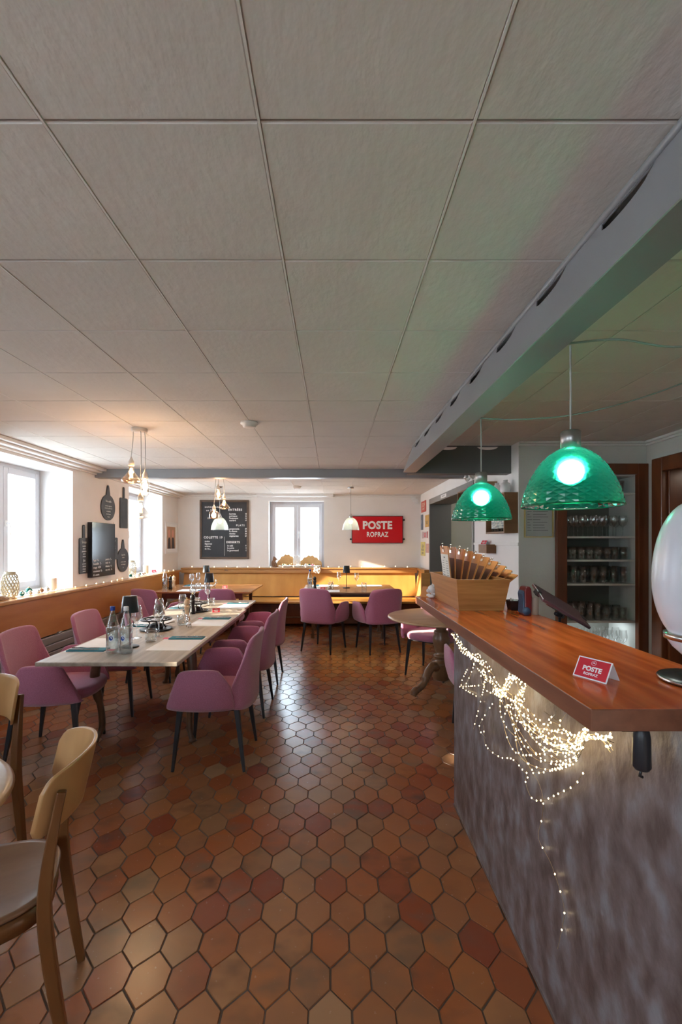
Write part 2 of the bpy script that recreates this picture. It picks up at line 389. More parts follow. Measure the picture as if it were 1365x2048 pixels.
# text planes: facing -Y (towards the camera), facing +X (left wall), facing -X (right wall)
def FY(x, y, z): return Matrix.Translation((x, y, z)) @ Matrix.Rotation(R(90), 4, 'X')
def FXp(x, y, z): return Matrix.Translation((x, y, z)) @ Matrix.Rotation(R(90), 4, 'Z') @ Matrix.Rotation(R(90), 4, 'X')
def FXm(x, y, z): return Matrix.Translation((x, y, z)) @ Matrix.Rotation(R(-90), 4, 'Z') @ Matrix.Rotation(R(90), 4, 'X')
def smooth_pts(pts, n=6):
    """Catmull-Rom through control points"""
    P = [Vector(p) for p in pts]; P = [P[0] * 2 - P[1]] + P + [P[-1] * 2 - P[-2]]; out = []
    for i in range(1, len(P) - 2):
        for k in range(n):
            t = k / n; a, b, c, d = P[i - 1], P[i], P[i + 1], P[i + 2]
            out.append(.5 * ((2 * b) + (c - a) * t + (2 * a - 5 * b + 4 * c - d) * t * t + (3 * b - a - 3 * c + d) * t ** 3))
    out.append(P[-2]); return out
# ------------------------------------------------------------------ the room
CZ = EYE + .897      # ceiling height
XL, XR, YB = -2.9, 1.66, 8.23
YBAR, XBAR, YF = 3.9, 2.80, -2.6
TW = .4603

# floor of elongated hexagonal terracotta tiles
fm = bpy.data.meshes.new('floor'); vs = []; fs = []; mi = []; tilec = []
def hexo(cx, cy, g, z, tl):
    w, s_, t_ = .0682, .035, .100
    pts = [(0, t_), (w, s_), (w, -s_), (0, -t_), (-w, -s_), (-w, s_)]
    return [(cx + x * (1 - g / w), cy + y * (1 - g / w * .85), z + tl[0] * x + tl[1] * y) for x, y in pts]
row = 0; yy = 1.612 - .135 * 32
while yy < YB + .2:
    off = 0 if (row % 2 == 0) else .0682
    x = -.1426 + off - .1364 * 22
    while x < XBAR + .1:
        if not (x > XR + .15 and yy > YBAR + .15):
            tl = (random.uniform(-.006, .006), random.uniform(-.006, .006)); jx, jy = random.uniform(-.0012, .0012), random.uniform(-.0012, .0012)
            o = len(vs); vs += hexo(x + jx, yy + jy, .0024, -.004, (0, 0)) + hexo(x + jx, yy + jy, .0040, 0, tl)
            rc = (random.random() ** .9, random.random(), random.random())
            rows = [[o + 6 + k for k in range(6)][::-1]] + [[o + k, o + (k + 1) % 6, o + 6 + (k + 1) % 6, o + 6 + k][::-1] for k in range(6)]
            rows = [r for r in rows]
            for f in rows: fs.append(f); mi.append(0); tilec.append(rc)
        x += .1364
    row += 1; yy += .135
o = len(vs); vs += [(XL - .5, YF, -.0035), (XBAR + .3, YF, -.0035), (XBAR + .3, YB + .3, -.0035), (XL - .5, YB + .3, -.0035)]
fs.append([o, o + 1, o + 2, o + 3]); mi.append(1); tilec.append((0, 0, 0))
o = len(vs); zz = -.12
vs += [(XL - .5, YF, zz), (XBAR + .3, YF, zz), (XBAR + .3, YB + .3, zz), (XL - .5, YB + .3, zz)]
fs.append([o + 3, o + 2, o + 1, o]); mi.append(1); tilec.append((0, 0, 0))
fm.from_pydata(vs, [], fs); fm.materials.append(M['tile']); fm.materials.append(M['grout']); fm.polygons.foreach_set('material_index', mi)
ca = fm.color_attributes.new('tile', 'FLOAT_COLOR', 'CORNER')
buf = []
for p in fm.polygons:
    c = tilec[p.index]
    for _ in range(p.loop_total): buf += [c[0], c[1], c[2], 1]
ca.data.foreach_set('color', buf); fm.update()
fl = bpy.data.objects.new('floor', fm); C.objects.link(fl); tag(fl, kind='structure')

# ceiling tiles
b = MB(); x = -.1566 - TW * 7
while x < XBAR + .1:
    y = .9333 - TW * 8
    while y < YB:
        xa, xb, ya, yb = x + .0018, x + TW - .0018, y + .0018, y + TW - .0018; z0, z1 = CZ, CZ + .004; c = .004
        xa, xb, ya, yb = max(xa, XL), min(xb, XBAR), max(ya, YF), min(yb, YB)
        if xb - xa > .02 and yb - ya > .02 and not (xa > XR + .1 and ya > YBAR + .1):
            v = [(xa + c, ya + c, z0), (xb - c, ya + c, z0), (xb - c, yb - c, z0), (xa + c, yb - c, z0), (xa, ya, z1), (xb, ya, z1), (xb, yb, z1), (xa, yb, z1)]
            b.add(v, [(3, 2, 1, 0), (0, 1, 5, 4), (1, 2, 6, 5), (2, 3, 7, 6), (3, 0, 4, 7)])
        y += TW
    x += TW
b.box(XL - .45, XBAR + .3, YF - .3, YB + .4, CZ + .004, CZ + .15, mi=1)
x = -.1566 - TW * 5
while x < XBAR:
    b.box(x - .0026, x + .0026, YF, YB if x < XR else YBAR, CZ - .0016, CZ + .003, mi=2); x += TW
struct(b, 'ceiling', [M['ceil'], M['ceil_gap'], M['ceil_strip']], fix=False)

# walls ------------------------------------------------------------
SILL, HEAD = .955, 2.265
WL = [(-1.35, -.15), (1.62, 2.22), (3.75, 4.89), (6.24, 7.47)]  # second opening is out of view, its width set to steer the sun
b = MB(); X0 = XL - .45
b.box(X0, XL, YF - .3, YB + .4, -.1, SILL); b.box(X0, XL, YF - .3, YB + .4, HEAD, CZ + .1)
edges = [YF - .3] + [e for w in WL for e in w] + [YB + .4]
for i in range(0, len(edges), 2): b.box(X0, XL, edges[i], edges[i + 1], SILL, HEAD)
struct(b, 'wall_left', M['wall'])
WB = (-1.195, -.155, .985, 2.25)     # back window opening x0,x1,z0,z1
b = MB(); b.box(XL - .45, WB[0], YB, YB + .35, -.1, CZ + .1); b.box(WB[1], XR + 1.6, YB, YB + .35, -.1, CZ + .1)
b.box(WB[0], WB[1], YB, YB + .35, -.1, WB[2]); b.box(WB[0], WB[1], YB, YB + .35, WB[3], CZ + .1)
struct(b, 'wall_back', M['wall'])
DR = (5.16, 7.40, 2.13)              # opening to the corridor in the right wall
b = MB(); b.box(XR, XR + .34, DR[1], YB + .1, -.1, CZ + .1); b.box(XR, XR + .34, YBAR + .001, DR[0], -.1, CZ + .1)
b.box(XR, XR + .34, DR[0], DR[1], DR[2], CZ + .1)
struct(b, 'wall_right', M['wall'])
CAB = (2.06, 2.73, .10, 2.10)        # opening of the built-in glass cabinet in the bar wall
b = MB(); b.box(XR + .002, CAB[0], YBAR, YBAR + .42, -.1, CZ + .1); b.box(CAB[1], XBAR + .3, YBAR, YBAR + .42, -.1, CZ + .1)
b.box(CAB[0], CAB[1], YBAR, YBAR + .42, CAB[3], CZ + .1); b.box(CAB[0], CAB[1], YBAR, YBAR + .42, -.1, CAB[2])
struct(b, 'wall_bar', M['wall_grey'])
DB = (2.65, 3.70, 2.09)              # door in the wall behind the bar
b = MB(); b.box(XBAR, XBAR + .3, DB[1], YBAR + .4, -.1, CZ + .1); b.box(XBAR, XBAR + .3, YF - .3, DB[0], -.1, CZ + .1); b.box(XBAR, XBAR + .3, DB[0], DB[1], DB[2], CZ + .1)
struct(b, 'wall_bar_side', M['wall_grey'])
b = MB(); WF = [(-2.2, -.9)]
b.box(XL - .45, XBAR + .3, YF - .3, YF, -.1, .9); b.box(XL - .45, XBAR + .3, YF - .3, YF, 2.2, CZ + .1)
ed = [XL - .45, -2.2, -.9, XBAR + .3]
for i in (0, 2): b.box(ed[i], ed[i + 1], YF - .3, YF, .9, 2.2)
struct(b, 'wall_front', M['wall'])
# corridor beyond the right opening
b = MB(); b.box(3.4, 3.5, 4.3, 9.0, -.1, 2.6); b.box(XR + .34, 3.5, 8.9, 9.0, -.1, 2.6); b.box(XR + .34, 3.5, 4.33, 4.4, -.1, 2.6)
struct(b, 'wall_corridor', M['olive'])
struct(MB().box(XR + .3, 3.5, 4.3, 9.0, 2.45, 2.6), 'ceiling_corridor', M['wall'])
struct(MB().box(XR + .3, 3.5, 4.3, 9.0, -.1, -.002), 'floor_corridor', M['grout'])
struct(MB().box(XBAR + .3, XBAR + 1.6, 1.8, 4.4, -.1, -.002), 'floor_pantry', M['grout'])
b = MB(); b.box(XBAR + 1.5, XBAR + 1.6, 1.8, 4.4, -.1, 2.6); b.box(XBAR + .3, XBAR + 1.6, 4.3, 4.4, -.1, 2.6); b.box(XBAR + .3, XBAR + 1.6, 1.7, 1.8, -.1, 2.6); b.box(XBAR + .3, XBAR + 1.6, 1.7, 4.4, 2.5, 2.6)
struct(b, 'wall_pantry', M['wall_grey'])
lamp('corridor_light', 'POINT', (2.6, 6.6, 2.2), 8, (1, .95, .8), shadow_soft_size=.1)
lamp('pantry_light', 'POINT', (3.6, 3.0, 2.2), 5, (1, .9, .75), shadow_soft_size=.1)

# windows ------------------------------------------------------------
def window(n, along, c0, c1, z0, z1, depth, handle=True, mull=True):
    """casement window; along 'y' = in the left wall, 'x' = in back/front wall. depth = plane coordinate"""
    T = (lambda u, w, z: (w, u, z)) if along == 'y' else (lambda u, w, z: (u, w, z))
    def bx(b, u0, u1, w0, w1, za, zb):
        p, q = T(u0, w0, za), T(u1, w1, zb)
        b.box(min(p[0], q[0]), max(p[0], q[0]), min(p[1], q[1]), max(p[1], q[1]), za, zb)
    inn = 1 if along == 'y' else (-1 if depth > 0 else 1)
    d0 = depth; d1 = depth + .055 * inn; f = .055
    b = MB(); bx(b, c0, c0 + f, d0, d1, z0, z1); bx(b, c1 - f, c1, d0, d1, z0, z1); bx(b, c0 + f, c1 - f, d0, d1, z1 - f, z1); bx(b, c0 + f, c1 - f, d0, d1, z0, z0 + f)
    root = tag(b.build('window_%d' % n, M['winpaint'], bevel=.004), kind='structure')
    mid = (c0 + c1) / 2; s = .062; e0, e1 = d0 + .012 * inn, d1 + .02 * inn
    for (a, c) in ((c0 + f - .012, mid - .002), (mid + .002, c1 - f + .012)):
        za, zb = z0 + f - .012, z1 - f + .012
        b = MB(); bx(b, a, a + s, e0, e1, za, zb); bx(b, c - s, c, e0, e1, za, zb); bx(b, a + s, c - s, e0, e1, zb - s, zb); bx(b, a + s, c - s, e0, e1, za, za + s)
        sh = b.build('sash', M['winpaint'], root, bevel=.005)
        g = MB(); dm = (d0 + d1) / 2; bx(g, a + s, c - s, dm - .003, dm + .003, za + s, zb - s); g.build('pane', M['pane'], sh)
    if handle:
        hz = (z0 + z1) / 2 - .05; q = e1; L = T(mid + (.035 if along == 'y' else 0), q + .012 * inn, hz)
        b = MB(); p = [T(mid + .03, q, hz + .1), T(mid + .03, q + .03 * inn, hz + .1), T(mid + .03, q + .045 * inn, hz + .07), T(mid + .03, q + .045 * inn, hz - .02)]
        b.tube(smooth_pts(p, 5), .009, 8); b.box(*(lambda A, B: (min(A[0], B[0]), max(A[0], B[0]), min(A[1], B[1]), max(A[1], B[1]), hz + .07, hz + .13))(T(mid + .015, q, 0), T(mid + .045, q + .008 * inn, 0)))
        b.build('window_handle', M['capwhite'], root)
    return root
for i, (a, c) in enumerate(WL): window(i + 1, 'y', a, c, SILL, HEAD, XL - .42)
window(5, 'x', WB[0], WB[1], WB[2], WB[3], YB + .27)
window(6, 'x', -2.2, -.9, .9, 2.2, YF - .25)  # unseen window behind the camera, added and sized for fill light
# sky-sampling portals in the openings
def portal(loc, rot, sx_, sy_):
    l = bpy.data.lights.new('portal', 'AREA'); l.shape = 'RECTANGLE'; l.size = sx_; l.size_y = sy_
    l.cycles.is_portal = True; o = bpy.data.objects.new('portal', l); C.objects.link(o); o.location = loc; o.rotation_euler = rot
for a, c in WL: portal((XL - .46, (a + c) / 2, (SILL + HEAD) / 2), (R(90), 0, R(-90)), c - a, HEAD - SILL)
portal(((WB[0] + WB[1]) / 2, YB + .36, (WB[2] + WB[3]) / 2), (R(-90), 0, 0), WB[1] - WB[0], WB[3] - WB[2])
portal((-1.55, YF - .31, 1.55), (R(90), 0, 0), 1.3, 1.3)

# outside: street level, a neighbour's house and a hedge seen through the back window
struct(MB().box(-40, 30, -30, 45, -.9, -.75), 'ground', M['bounce_ground'])
hs = thing('neighbour_house', 'pale rendered house with a pitched roof outside the back window', 'house', (-6, 22, -.75))
MB().box(-5, 5, -3, 3, 0, 3.4).build('wall', M['trim'], hs)
MB().prism([(-3.5, 3.4), (3.5, 3.4), (0, 5.4)], -5.4, 5.4, 'x').build('roof', M['frame_grey'], hs)
for q in (-3, -.5, 2): MB().box(q, q + 1, -3.04, -2.99, 1.2, 2.6).build('shutter', M['frame_grey'], hs)
hf = thing('garden_fence', 'white slatted garden fence outside the back window', 'fence', (-.7, 11.2, -.75))
MB().box(-3, 3, -.02, .02, 1.55, 1.62).box(-3, 3, -.02, .02, .9, .97).build('fence_rail', M['white'], hf)
b = MB()
for k in range(40): b.box(-3 + k * .15, -2.93 + k * .15, -.04, -.02, .2, 1.85)
b.build('pickets', M['white'], hf)

# beams ------------------------------------------------------------
# long beam clad in grey sheet with lens-shaped openings near its top
def lens_plate(mb, P, length, h, u0, step, lw=.20, top=.028, lh=.045, full=False):
    """plate in (u along, v up 0..h) mapped through P(u,v); lens openings; returns sheet quads"""
    us = []; u = 0
    while u < length: us.append(u); u += .02
    us.append(length)
    def opening(u):
        k = round((u - u0) / step); t = (u - (u0 + k * step)) / (lw / 2)
        if abs(t) >= 1: return None
        return lh * math.sqrt(max(0, 1 - abs(t) ** 2.6))
    for a, c in zip(us[:-1], us[1:]):
        oa, oc = opening(a) or 0, opening(c) or 0
        ta = h - top
        mb.add([P(a, 0), P(c, 0), P(c, ta - oc), P(a, ta - oa)], [(0, 1, 2, 3)])
        mb.add([P(a, ta), P(c, ta), P(c, h), P(a, h)], [(0, 1, 2, 3)])
ZB = EYE + .645
xtop, xbot, xbr = .752, .657, .770; Y0, Y1 = YF, 4.03
b = MB(); hh = CZ - ZB
lens_plate(b, lambda u, v: (xbot + (xtop - xbot) * v / hh, Y0 + u, ZB + v), Y1 - Y0, hh, 1.10 - YF, .38)
b.add([(xbot, Y0, ZB), (xbot, Y1, ZB), (xbr, Y1, ZB), (xbr, Y0, ZB)], [(0, 1, 2, 3)])
b.add([(xbr, Y0, ZB), (xbr, Y1, ZB), (xbr + .02, Y1, CZ), (xbr + .02, Y0, CZ)], [(0, 1, 2, 3)])
b.add([(xbot, Y1, ZB), (xbr, Y1, ZB), (xbr + .02, Y1, CZ), (xtop, Y1, CZ)], [(0, 1, 2, 3)])
bl = b.build('beam', M['beam'], fix=False)
mo = bl.modifiers.new('sol', 'SOLIDIFY'); mo.thickness = .004
tag(bl, kind='structure'); bl.name = 'trim_1'
struct(MB().tube([(xtop - .012, Y0, CZ - .012), (xtop - .012, Y1, CZ - .012)], .011, 10), 'trim_2', M['beam'])
# dark soffit over the passage behind the bar
b = MB(); lens_plate(b, lambda u, v: (.76 + u, 4.06, ZB + v), .90, hh, .31, .37, .18, .012, .026)
b.add([(.70, 4.06, ZB), (1.66, 4.06, ZB), (1.66, 4.17, ZB), (.70, 4.17, ZB)], [(0, 1, 2, 3)])
sf = b.build('trim_3', M['doorgrey'], fix=False); mo = sf.modifiers.new('sol', 'SOLIDIFY'); mo.thickness = .004; tag(sf, kind='structure')
# cross beam
struct(MB().box(XL, XR, 5.34, 5.46, EYE + .79, CZ), 'trim_4', M['beam'], bevel=.006)
# curtain boxes and cornices
def cornice(mb, x0, x1, y0, y1):
    mb.box(x0, x1, y0, y1, CZ - .028, CZ)
b = MB(); b.box(XL, XL + .15, YF, 5.34, CZ - .032, CZ); b.box(XL, XL + .10, YF, 5.34, CZ - .055, CZ - .032); b.box(XL, XL + .035, YF, 5.34, CZ - .075, CZ - .055)
struct(b, 'trim_5', M['trim'], bevel=.006)
b = MB(); b.box(XL, XL + .15, 5.46, YB, CZ - .032, CZ); b.box(XL, XL + .10, 5.46, YB, CZ - .055, CZ - .032); b.box(XL, XL + .035, 5.46, YB, CZ - .075, CZ - .055)
struct(b, 'trim_6', M['trim'], bevel=.006)
b = MB(); b.box(XL, XR, YB - .05, YB, CZ - .02, CZ); b.box(XL, XR, YB - .025, YB, CZ - .05, CZ - .02); struct(b, 'trim_7', M['trim'], bevel=.006)
struct(MB().box(-1.40, 0.02, YB - .16, YB - .05, CZ - .05, CZ), 'trim_8', M['white'], bevel=.005)
b = MB(); b.box(XR, XBAR, YBAR - .045, YBAR, CZ - .02, CZ); b.box(XR, XBAR, YBAR - .022, YBAR, CZ - .04, CZ - .02); b.box(XBAR - .045, XBAR, YF, YBAR, CZ - .02, CZ); b.box(XBAR - .022, XBAR, YF, YBAR, CZ - .04, CZ - .02)
struct(b, 'trim_9', M['trim'], bevel=.005)
# dado rail on the two walls behind the bar
struct(MB().box(XR - .012, XR, YBAR - .012, DR[0], EYE - .03, EYE + .0), 'trim_10', M['wall'], bevel=.004)

# frame of the corridor opening and dark jambs
b = MB(); fw = .09
b.box(XR - .018, XR, DR[1], DR[1] + .03, 0, DR[2] + .07); b.box(XR - .018, XR, DR[0] - .05, DR[0], 0, DR[2] + .07); b.box(XR - .018, XR, DR[0], DR[1], DR[2] - .02, DR[2] + .07)
struct(b, 'door_1', M['frame_grey'], bevel=.003)
b = MB(); b.box(XR - .01, XR + .345, DR[1] - .02, DR[1], 0, DR[2]); b.box(XR - .01, XR + .345, DR[0], DR[0] + .02, 0, DR[2]); b.box(XR, XR + .345, DR[0] + .02, DR[1] - .02, DR[2] - .02, DR[2])
struct(b, 'trim_11', M['doorgrey'])
# built-in cabinet frame + door frame of the bar side wall
b = MB(); f0, f1 = 1.985, 2.80
b.box(f0, CAB[0] + .02, YBAR - .03, YBAR + .02, .1, 2.17); b.box(CAB[1] - .02, f1, YBAR - .03, YBAR + .02, .1, 2.17); b.box(CAB[0] + .02, CAB[1] - .02, YBAR - .03, YBAR + .02, 2.075, 2.17)
struct(b, 'trim_12', M['mahog'], bevel=.006)
b = MB(); b.box(XBAR - .03, XBAR + .02, DB[1] - .02, DB[1] + .10, 0, DB[2] + .10); b.box(XBAR - .03, XBAR + .02, DB[0] - .1, DB[0] + .02, 0, DB[2] + .10); b.box(XBAR - .03, XBAR + .02, DB[0] + .02, DB[1] - .02, DB[2] - .02, DB[2] + .10)
b.box(XBAR + .02, XBAR + .3, DB[1] - .04, DB[1], 0, DB[2]); b.box(XBAR + .02, XBAR + .3, DB[0], DB[0] + .04, 0, DB[2])
struct(b, 'door_2', M['mahog'], bevel=.006)

# wooden panelling, rails, bench -------------------------------------
PX = -2.80
struct(MB().box(XL, PX, YF + .02, 8.0, .55, .93), 'trim_13', M['panel'], bevel=.003)
b = MB(); b.box(XL - .0, PX + .018, YF + .02, 8.06, .93, .965); struct(b, 'trim_14', M['rail'], bevel=.008, seg=3)
b = MB()
for a, c in WL: b.box(XL - .38, XL + .01, a, c, SILL - .01, SILL + .012)
struct(b, 'trim_15', M['white'])
struct(MB().box(WB[0], WB[1], YB - .01, YB + .22, WB[2] - .02, WB[2] + .006), 'trim_16', M['white'])
# radiator
rd = thing('radiator', 'long brown-grey radiator of flat horizontal panels under the left wooden panelling', 'radiator', (PX + .02, 0, 0))
b = MB()
for k in range(6): b.box(0, .03, 1.0, 6.1, .10 + k * .076, .10 + k * .076 + .068)
b.build('panels', M['radiator'], rd, bevel=.006)
for k in range(8): MB().box(-.07, 0, 1.2 + k * .65, 1.26 + k * .65, .0, .56).build('bracket', M['radiator'], rd)
# bench along back wall with return on the right
bn = thing('corner_bench', 'honey-coloured wooden corner bench running along the back wall', 'bench', (0, 0, 0))
b = MB(); b.prism([(7.98, .49), (8.03, .49), (8.13, .91), (8.10, .91)], -2.74, 1.53, 'x'); b.build('backrest', M['bench'], bn, bevel=.003)
b = MB(); b.box(-2.78, 1.56, 8.045, 8.135, .91, .985); b.box(-2.78, 1.56, 8.02, YB - .003, .985, 1.005); b.build('top_rail', M['rail'], bn, bevel=.006)
b = MB(); b.box(-2.74, 1.53, 7.36, 8.0, .44, .475); b.build('seat', M['bench'], bn, bevel=.01, seg=3)
b = MB(); b.box(-2.74, 1.53, 7.60, 7.64, .06, .44); b.build('base', M['mahog'], bn, bevel=.004)
b = MB(); b.tube([(-2.6, 7.50, .19), (1.3, 7.50, .19)], .012, 8); b.build('foot_rail', M['oakdark'], bn)
b = MB(); b.add([(1.53, 7.44, .475), (1.60, 7.44, .96), (1.60, 8.1, .96), (1.50, 8.1, .475), (1.655, 7.44, .475), (1.655, 7.44, .96), (1.655, 8.1, .96), (1.655, 8.1, .475)], [(0, 1, 2, 3), (4, 7, 6, 5), (0, 4, 5, 1), (3, 2, 6, 7), (1, 5, 6, 2), (0, 3, 7, 4)])
b.build('side_backrest', M['bench'], bn, bevel=.003)
b = MB(); b.box(1.56, 1.657, 7.41, 8.12, .955, 1.005); b.build('side_rail', M['rail'], bn, bevel=.006)
b = MB(); b.box(1.50, 1.655, 7.38, 7.43, .0, .955); b.build('end_panel', M['rail'], bn, bevel=.006)
b = MB(); b.box(-2.6, -2.4, 7.98, 8.04, .92, .93)
struct(MB().box(XL, XR, YB - .02, YB, 0, .1), 'baseboard_back', M['grout'])
MB().box(-1.95 - .03, -1.95 + .03, 8.03, 8.046, .955, .97).build('knob', M['oakdark'], bn)
# ------------------------------------------------------------------ mauve armchair
def make_armchair():
    root = thing('armchair', '', 'chair')
    # seat cushion (superellipse plan, rounded front)
    b = MB(); rows = []
    def plan(t, k):
        a = 2 * pi * t; ca, sa = cos(a), sin(a); n = 2.9
        x = .255 * k * math.copysign(abs(ca) ** (2 / n), ca); y = .265 * k * math.copysign(abs(sa) ** (2 / n), sa)
        return x * (1 - .06 * (y > 0) * (y / .26) ** 2), y + .03
    for k, z in ((.0, .405), (.80, .405), (.95, .412), (1.0, .435), (1.0, .458), (.96, .475), (.86, .484), (.5, .487), (0, .487)):
        rows.append([(*plan(i / 40, k), z - .012 * max(0, 1 - abs(k)) ) for i in range(40)])
    b.grid(rows, closed_u=True); b.build('seat', M['fabric'], root)
    def slab(bot, top, name, th0=.034, th1=.026, nv=9, inw=None):
        """closed upholstered slab between a bottom and a top curve, rounded top and ends"""
        b = MB(); n = len(bot); rows = []
        for i in range(n):
            B, T = Vector(bot[i]), Vector(top[i]); j0, j1 = max(i - 1, 0), min(i + 1, n - 1)
            tg = (Vector(bot[j1]) + Vector(top[j1]) - Vector(bot[j0]) - Vector(top[j0])); up = (T - B)
            nr = tg.cross(up).normalized(); e = min(i, n - 1 - i); th = (.35 if e == 0 else (.8 if e == 1 else 1))
            ring = []
            for k in range(nv + 1):
                f = k / nv; w = (th0 + (th1 - th0) * f) / 2 * th; ring.append(B + up * f * (1 - .012 / max(up.length, .02)) + nr * w + nr * (.012 * sin(pi * f)))
            ring.append(T + nr * th1 * .30 * th); ring.append(T - nr * th1 * .30 * th)
            for k in range(nv, -1, -1):
                f = k / nv; w = (th0 + (th1 - th0) * f) / 2 * th; ring.append(B + up * f * (1 - .012 / max(up.length, .02)) - nr * w + nr * (.012 * sin(pi * f)))
            rows.append(ring)
        b.grid(rows, closed_u=True)
        m = len(rows[0]); o = len(b.v) - m * n
        b.f.append([o + k for k in range(m)]); b.sm.append(True); b.m.append(0)
        b.f.append([o + (n - 1) * m + k for k in range(m)][::-1]); b.sm.append(True); b.m.append(0)
        return b.build(name, M['fabric'], root)
    for s in (-1, 1):
        bot = [(s * .225, .262, .415), (s * .252, .20, .41), (s * .262, .12, .408), (s * .265, .04, .406), (s * .262, -.06, .408), (s * .252, -.135, .41), (s * .235, -.18, .415)]
        top = [(s * .245, .245, .455), (s * .283, .180, .610), (s * .297, .145, .660), (s * .303, .05, .672), (s * .301, -.065, .670), (s * .292, -.105, .645), (s * .262, -.158, .558)]
        if s < 0: pass
        sb, st = smooth_pts(bot, 5), smooth_pts(top, 5)
        if s > 0: sb, st = sb[::-1], st[::-1]
        slab(sb, st, 'armrest')
    bot = []; top = []; N = 36
    kb = [(-.238, -.155, .412), (-.215, -.215, .405), (-.14, -.248, .402), (0, -.258, .400), (.14, -.248, .402), (.215, -.215, .405), (.238, -.155, .412)]
    kt = [(-.262, -.165, .560), (-.240, -.222, .700), (-.222, -.262, .815), (-.185, -.285, .853), (-.09, -.302, .862), (0, -.308, .864), (.09, -.302, .862), (.185, -.285, .853), (.222, -.262, .815), (.240, -.222, .700), (.262, -.165, .560)]
    sb = smooth_pts(kb, 10); st = smooth_pts(kt, 6)
    slab(sb[::-1], st[::-1], 'backrest', .045, .03, 12)
    b = MB(); z0, z1 = .383, .405
    for (xa, xb, ya, yb) in ((-.20, .20, .175, .20), (-.20, .20, -.195, -.17), (-.205, -.18, -.19, .20), (.18, .205, -.19, .20)): b.box(xa, xb, ya, yb, z0, z1)
    b.build('frame', M['metalblack'], root, bevel=.003)
    for sx_, sy_ in ((-1, 1), (1, 1), (-1, -1), (1, -1)):
        b = MB(); tx, ty = sx_ * .19, (.185 if sy_ > 0 else -.18); fx, fy = sx_ * .222, (.225 if sy_ > 0 else -.235)
        b.tube([(tx, ty, .40), ((tx + fx) / 2, (ty + fy) / 2, .2), (fx, fy, 0)], [.024, .019, .0125], 4); b.build('leg', M['metalblack'], root, bevel=.003)
    return root
arm = Kind(make_armchair)
L90 = R(90)
g1, g2, g3 = 'armchairs around the long oak table', 'armchairs at the back tables', 'armchairs by the round table'
arm.put('mauve armchair at the near left end of the long table, by the radiator', (-1.95, 3.12, 0), -L90 + .12, g1)
arm.put('mauve armchair second along the window side of the long table', (-1.92, 3.90, 0), -L90 + .05, g1)
arm.put('mauve armchair farthest along the window side, behind the dark table lamp', (-1.92, 4.80, 0), -L90, g1)
arm.put('mauve armchair nearest the camera on the aisle side of the long table', (-.80, 3.03, 0), L90, g1)
arm.put('mauve armchair in the middle of the aisle side of the long table', (-.80, 3.89, 0), L90 - .03, g1)
arm.put('mauve armchair at the far end of the aisle side of the long table', (-.80, 4.75, 0), L90, g1)
arm.put('mauve armchair with its back to the camera, left one at the brown table', (-2.36, 5.98, 0), -.45, g2)
arm.put('mauve armchair with its back to the camera, right one at the brown table', (-1.52, 6.02, 0), 0, g2)
arm.put('mauve armchair turned right, left of the pair at the dark table under the red sign', (-.115, 6.03, 0), -R(27), g2)
arm.put('mauve armchair turned left, right of the pair at the dark table under the red sign', (.62, 6.00, 0), R(20), g2)
arm.put('mauve armchair tucked behind the round pedestal table facing the camera', (1.125, 4.91, 0), R(143), g3)
arm.put('mauve armchair half hidden behind the end of the bar counter', (1.19, 3.33, 0), R(-4), g3)

# ------------------------------------------------------------------ tables
def cabriole(b, x, y, dx, dy, h=.70, r=.032):
    pts = [(x, y, h), (x + dx * .030, y + dy * .030, h * .82), (x + dx * .045, y + dy * .045, h * .62), (x + dx * .005, y + dy * .005, h * .34), (x - dx * .005, y - dy * .005, h * .14), (x + dx * .03, y + dy * .03, .025), (x + dx * .05, y + dy * .05, .0)]
    b.tube(smooth_pts(pts, 5), [r * 1.15] * 6 + [r * 1.05] * 8 + [r * .72] * 8 + [r * .62] * 5 + [r * .9] * 4, 8)
    return b
def rect_table(name, label, x0, x1, y0, y1, top, leg, legs, h=.75, th=.026, cab=True, breadboard=False, apron=.09, inset=.09, grp=None):
    t = thing(name, label, 'table', ((x0 + x1) / 2, (y0 + y1) / 2, 0), 0, grp); cx, cy = (x0 + x1) / 2, (y0 + y1) / 2
    MB().box(x0 - cx, x1 - cx, y0 - cy, y1 - cy, h - th, h).build('tabletop', M[top], t, bevel=.005)
    lx = [l[0] - cx for l in legs]; ly = [l[1] - cy for l in legs]; a0, a1, b0, b1 = min(lx), max(lx), min(ly), max(ly)
    b = MB(); z0, z1 = h - th - apron, h - th
    b.box(a0, a1, b0 - .011, b0 + .011, z0, z1); b.box(a0, a1, b1 - .011, b1 + .011, z0, z1); b.box(a0 - .011, a0 + .011, b0, b1, z0, z1); b.box(a1 - .011, a1 + .011, b0, b1, z0, z1)
    b.build('apron', M[leg], t, bevel=.003)
    for x, y in zip(lx, ly):
        b = MB()
        if cab: cabriole(b, x, y, math.copysign(.7, x - (a0 + a1) / 2), math.copysign(.7, y - (b0 + b1) / 2), h - th)
        else:
            b.tube([(x, y, h - th), (x, y, h - .16)], .04, 4); b.tube([(x, y, h - .16), (x, y, .09), (x, y, .06), (x, y, 0)], [.034, .022, .032, .034], 4)
        b.build('leg', M[leg], t)
    return t
ta = rect_table('dining_table', 'long weathered oak dining table with dark cabriole legs, laid for six', -1.79, -.93, 2.63, 4.72, 'oak', 'oakdark', [(-1.72, 3.26), (-1.06, 3.26), (-1.72, 4.56), (-1.06, 4.56)])
b = MB(); b.box(.36, .42, -.30, .95, .695, .722); b.box(-.42, -.36, -.30, .95, .695, .722); b.build('slide_rail', M['oakdark'], ta, bevel=.003)
b = MB(); b.box(.372, .386, -.16, -.06, .66, .68); b.build('latch', M['steel'], ta)
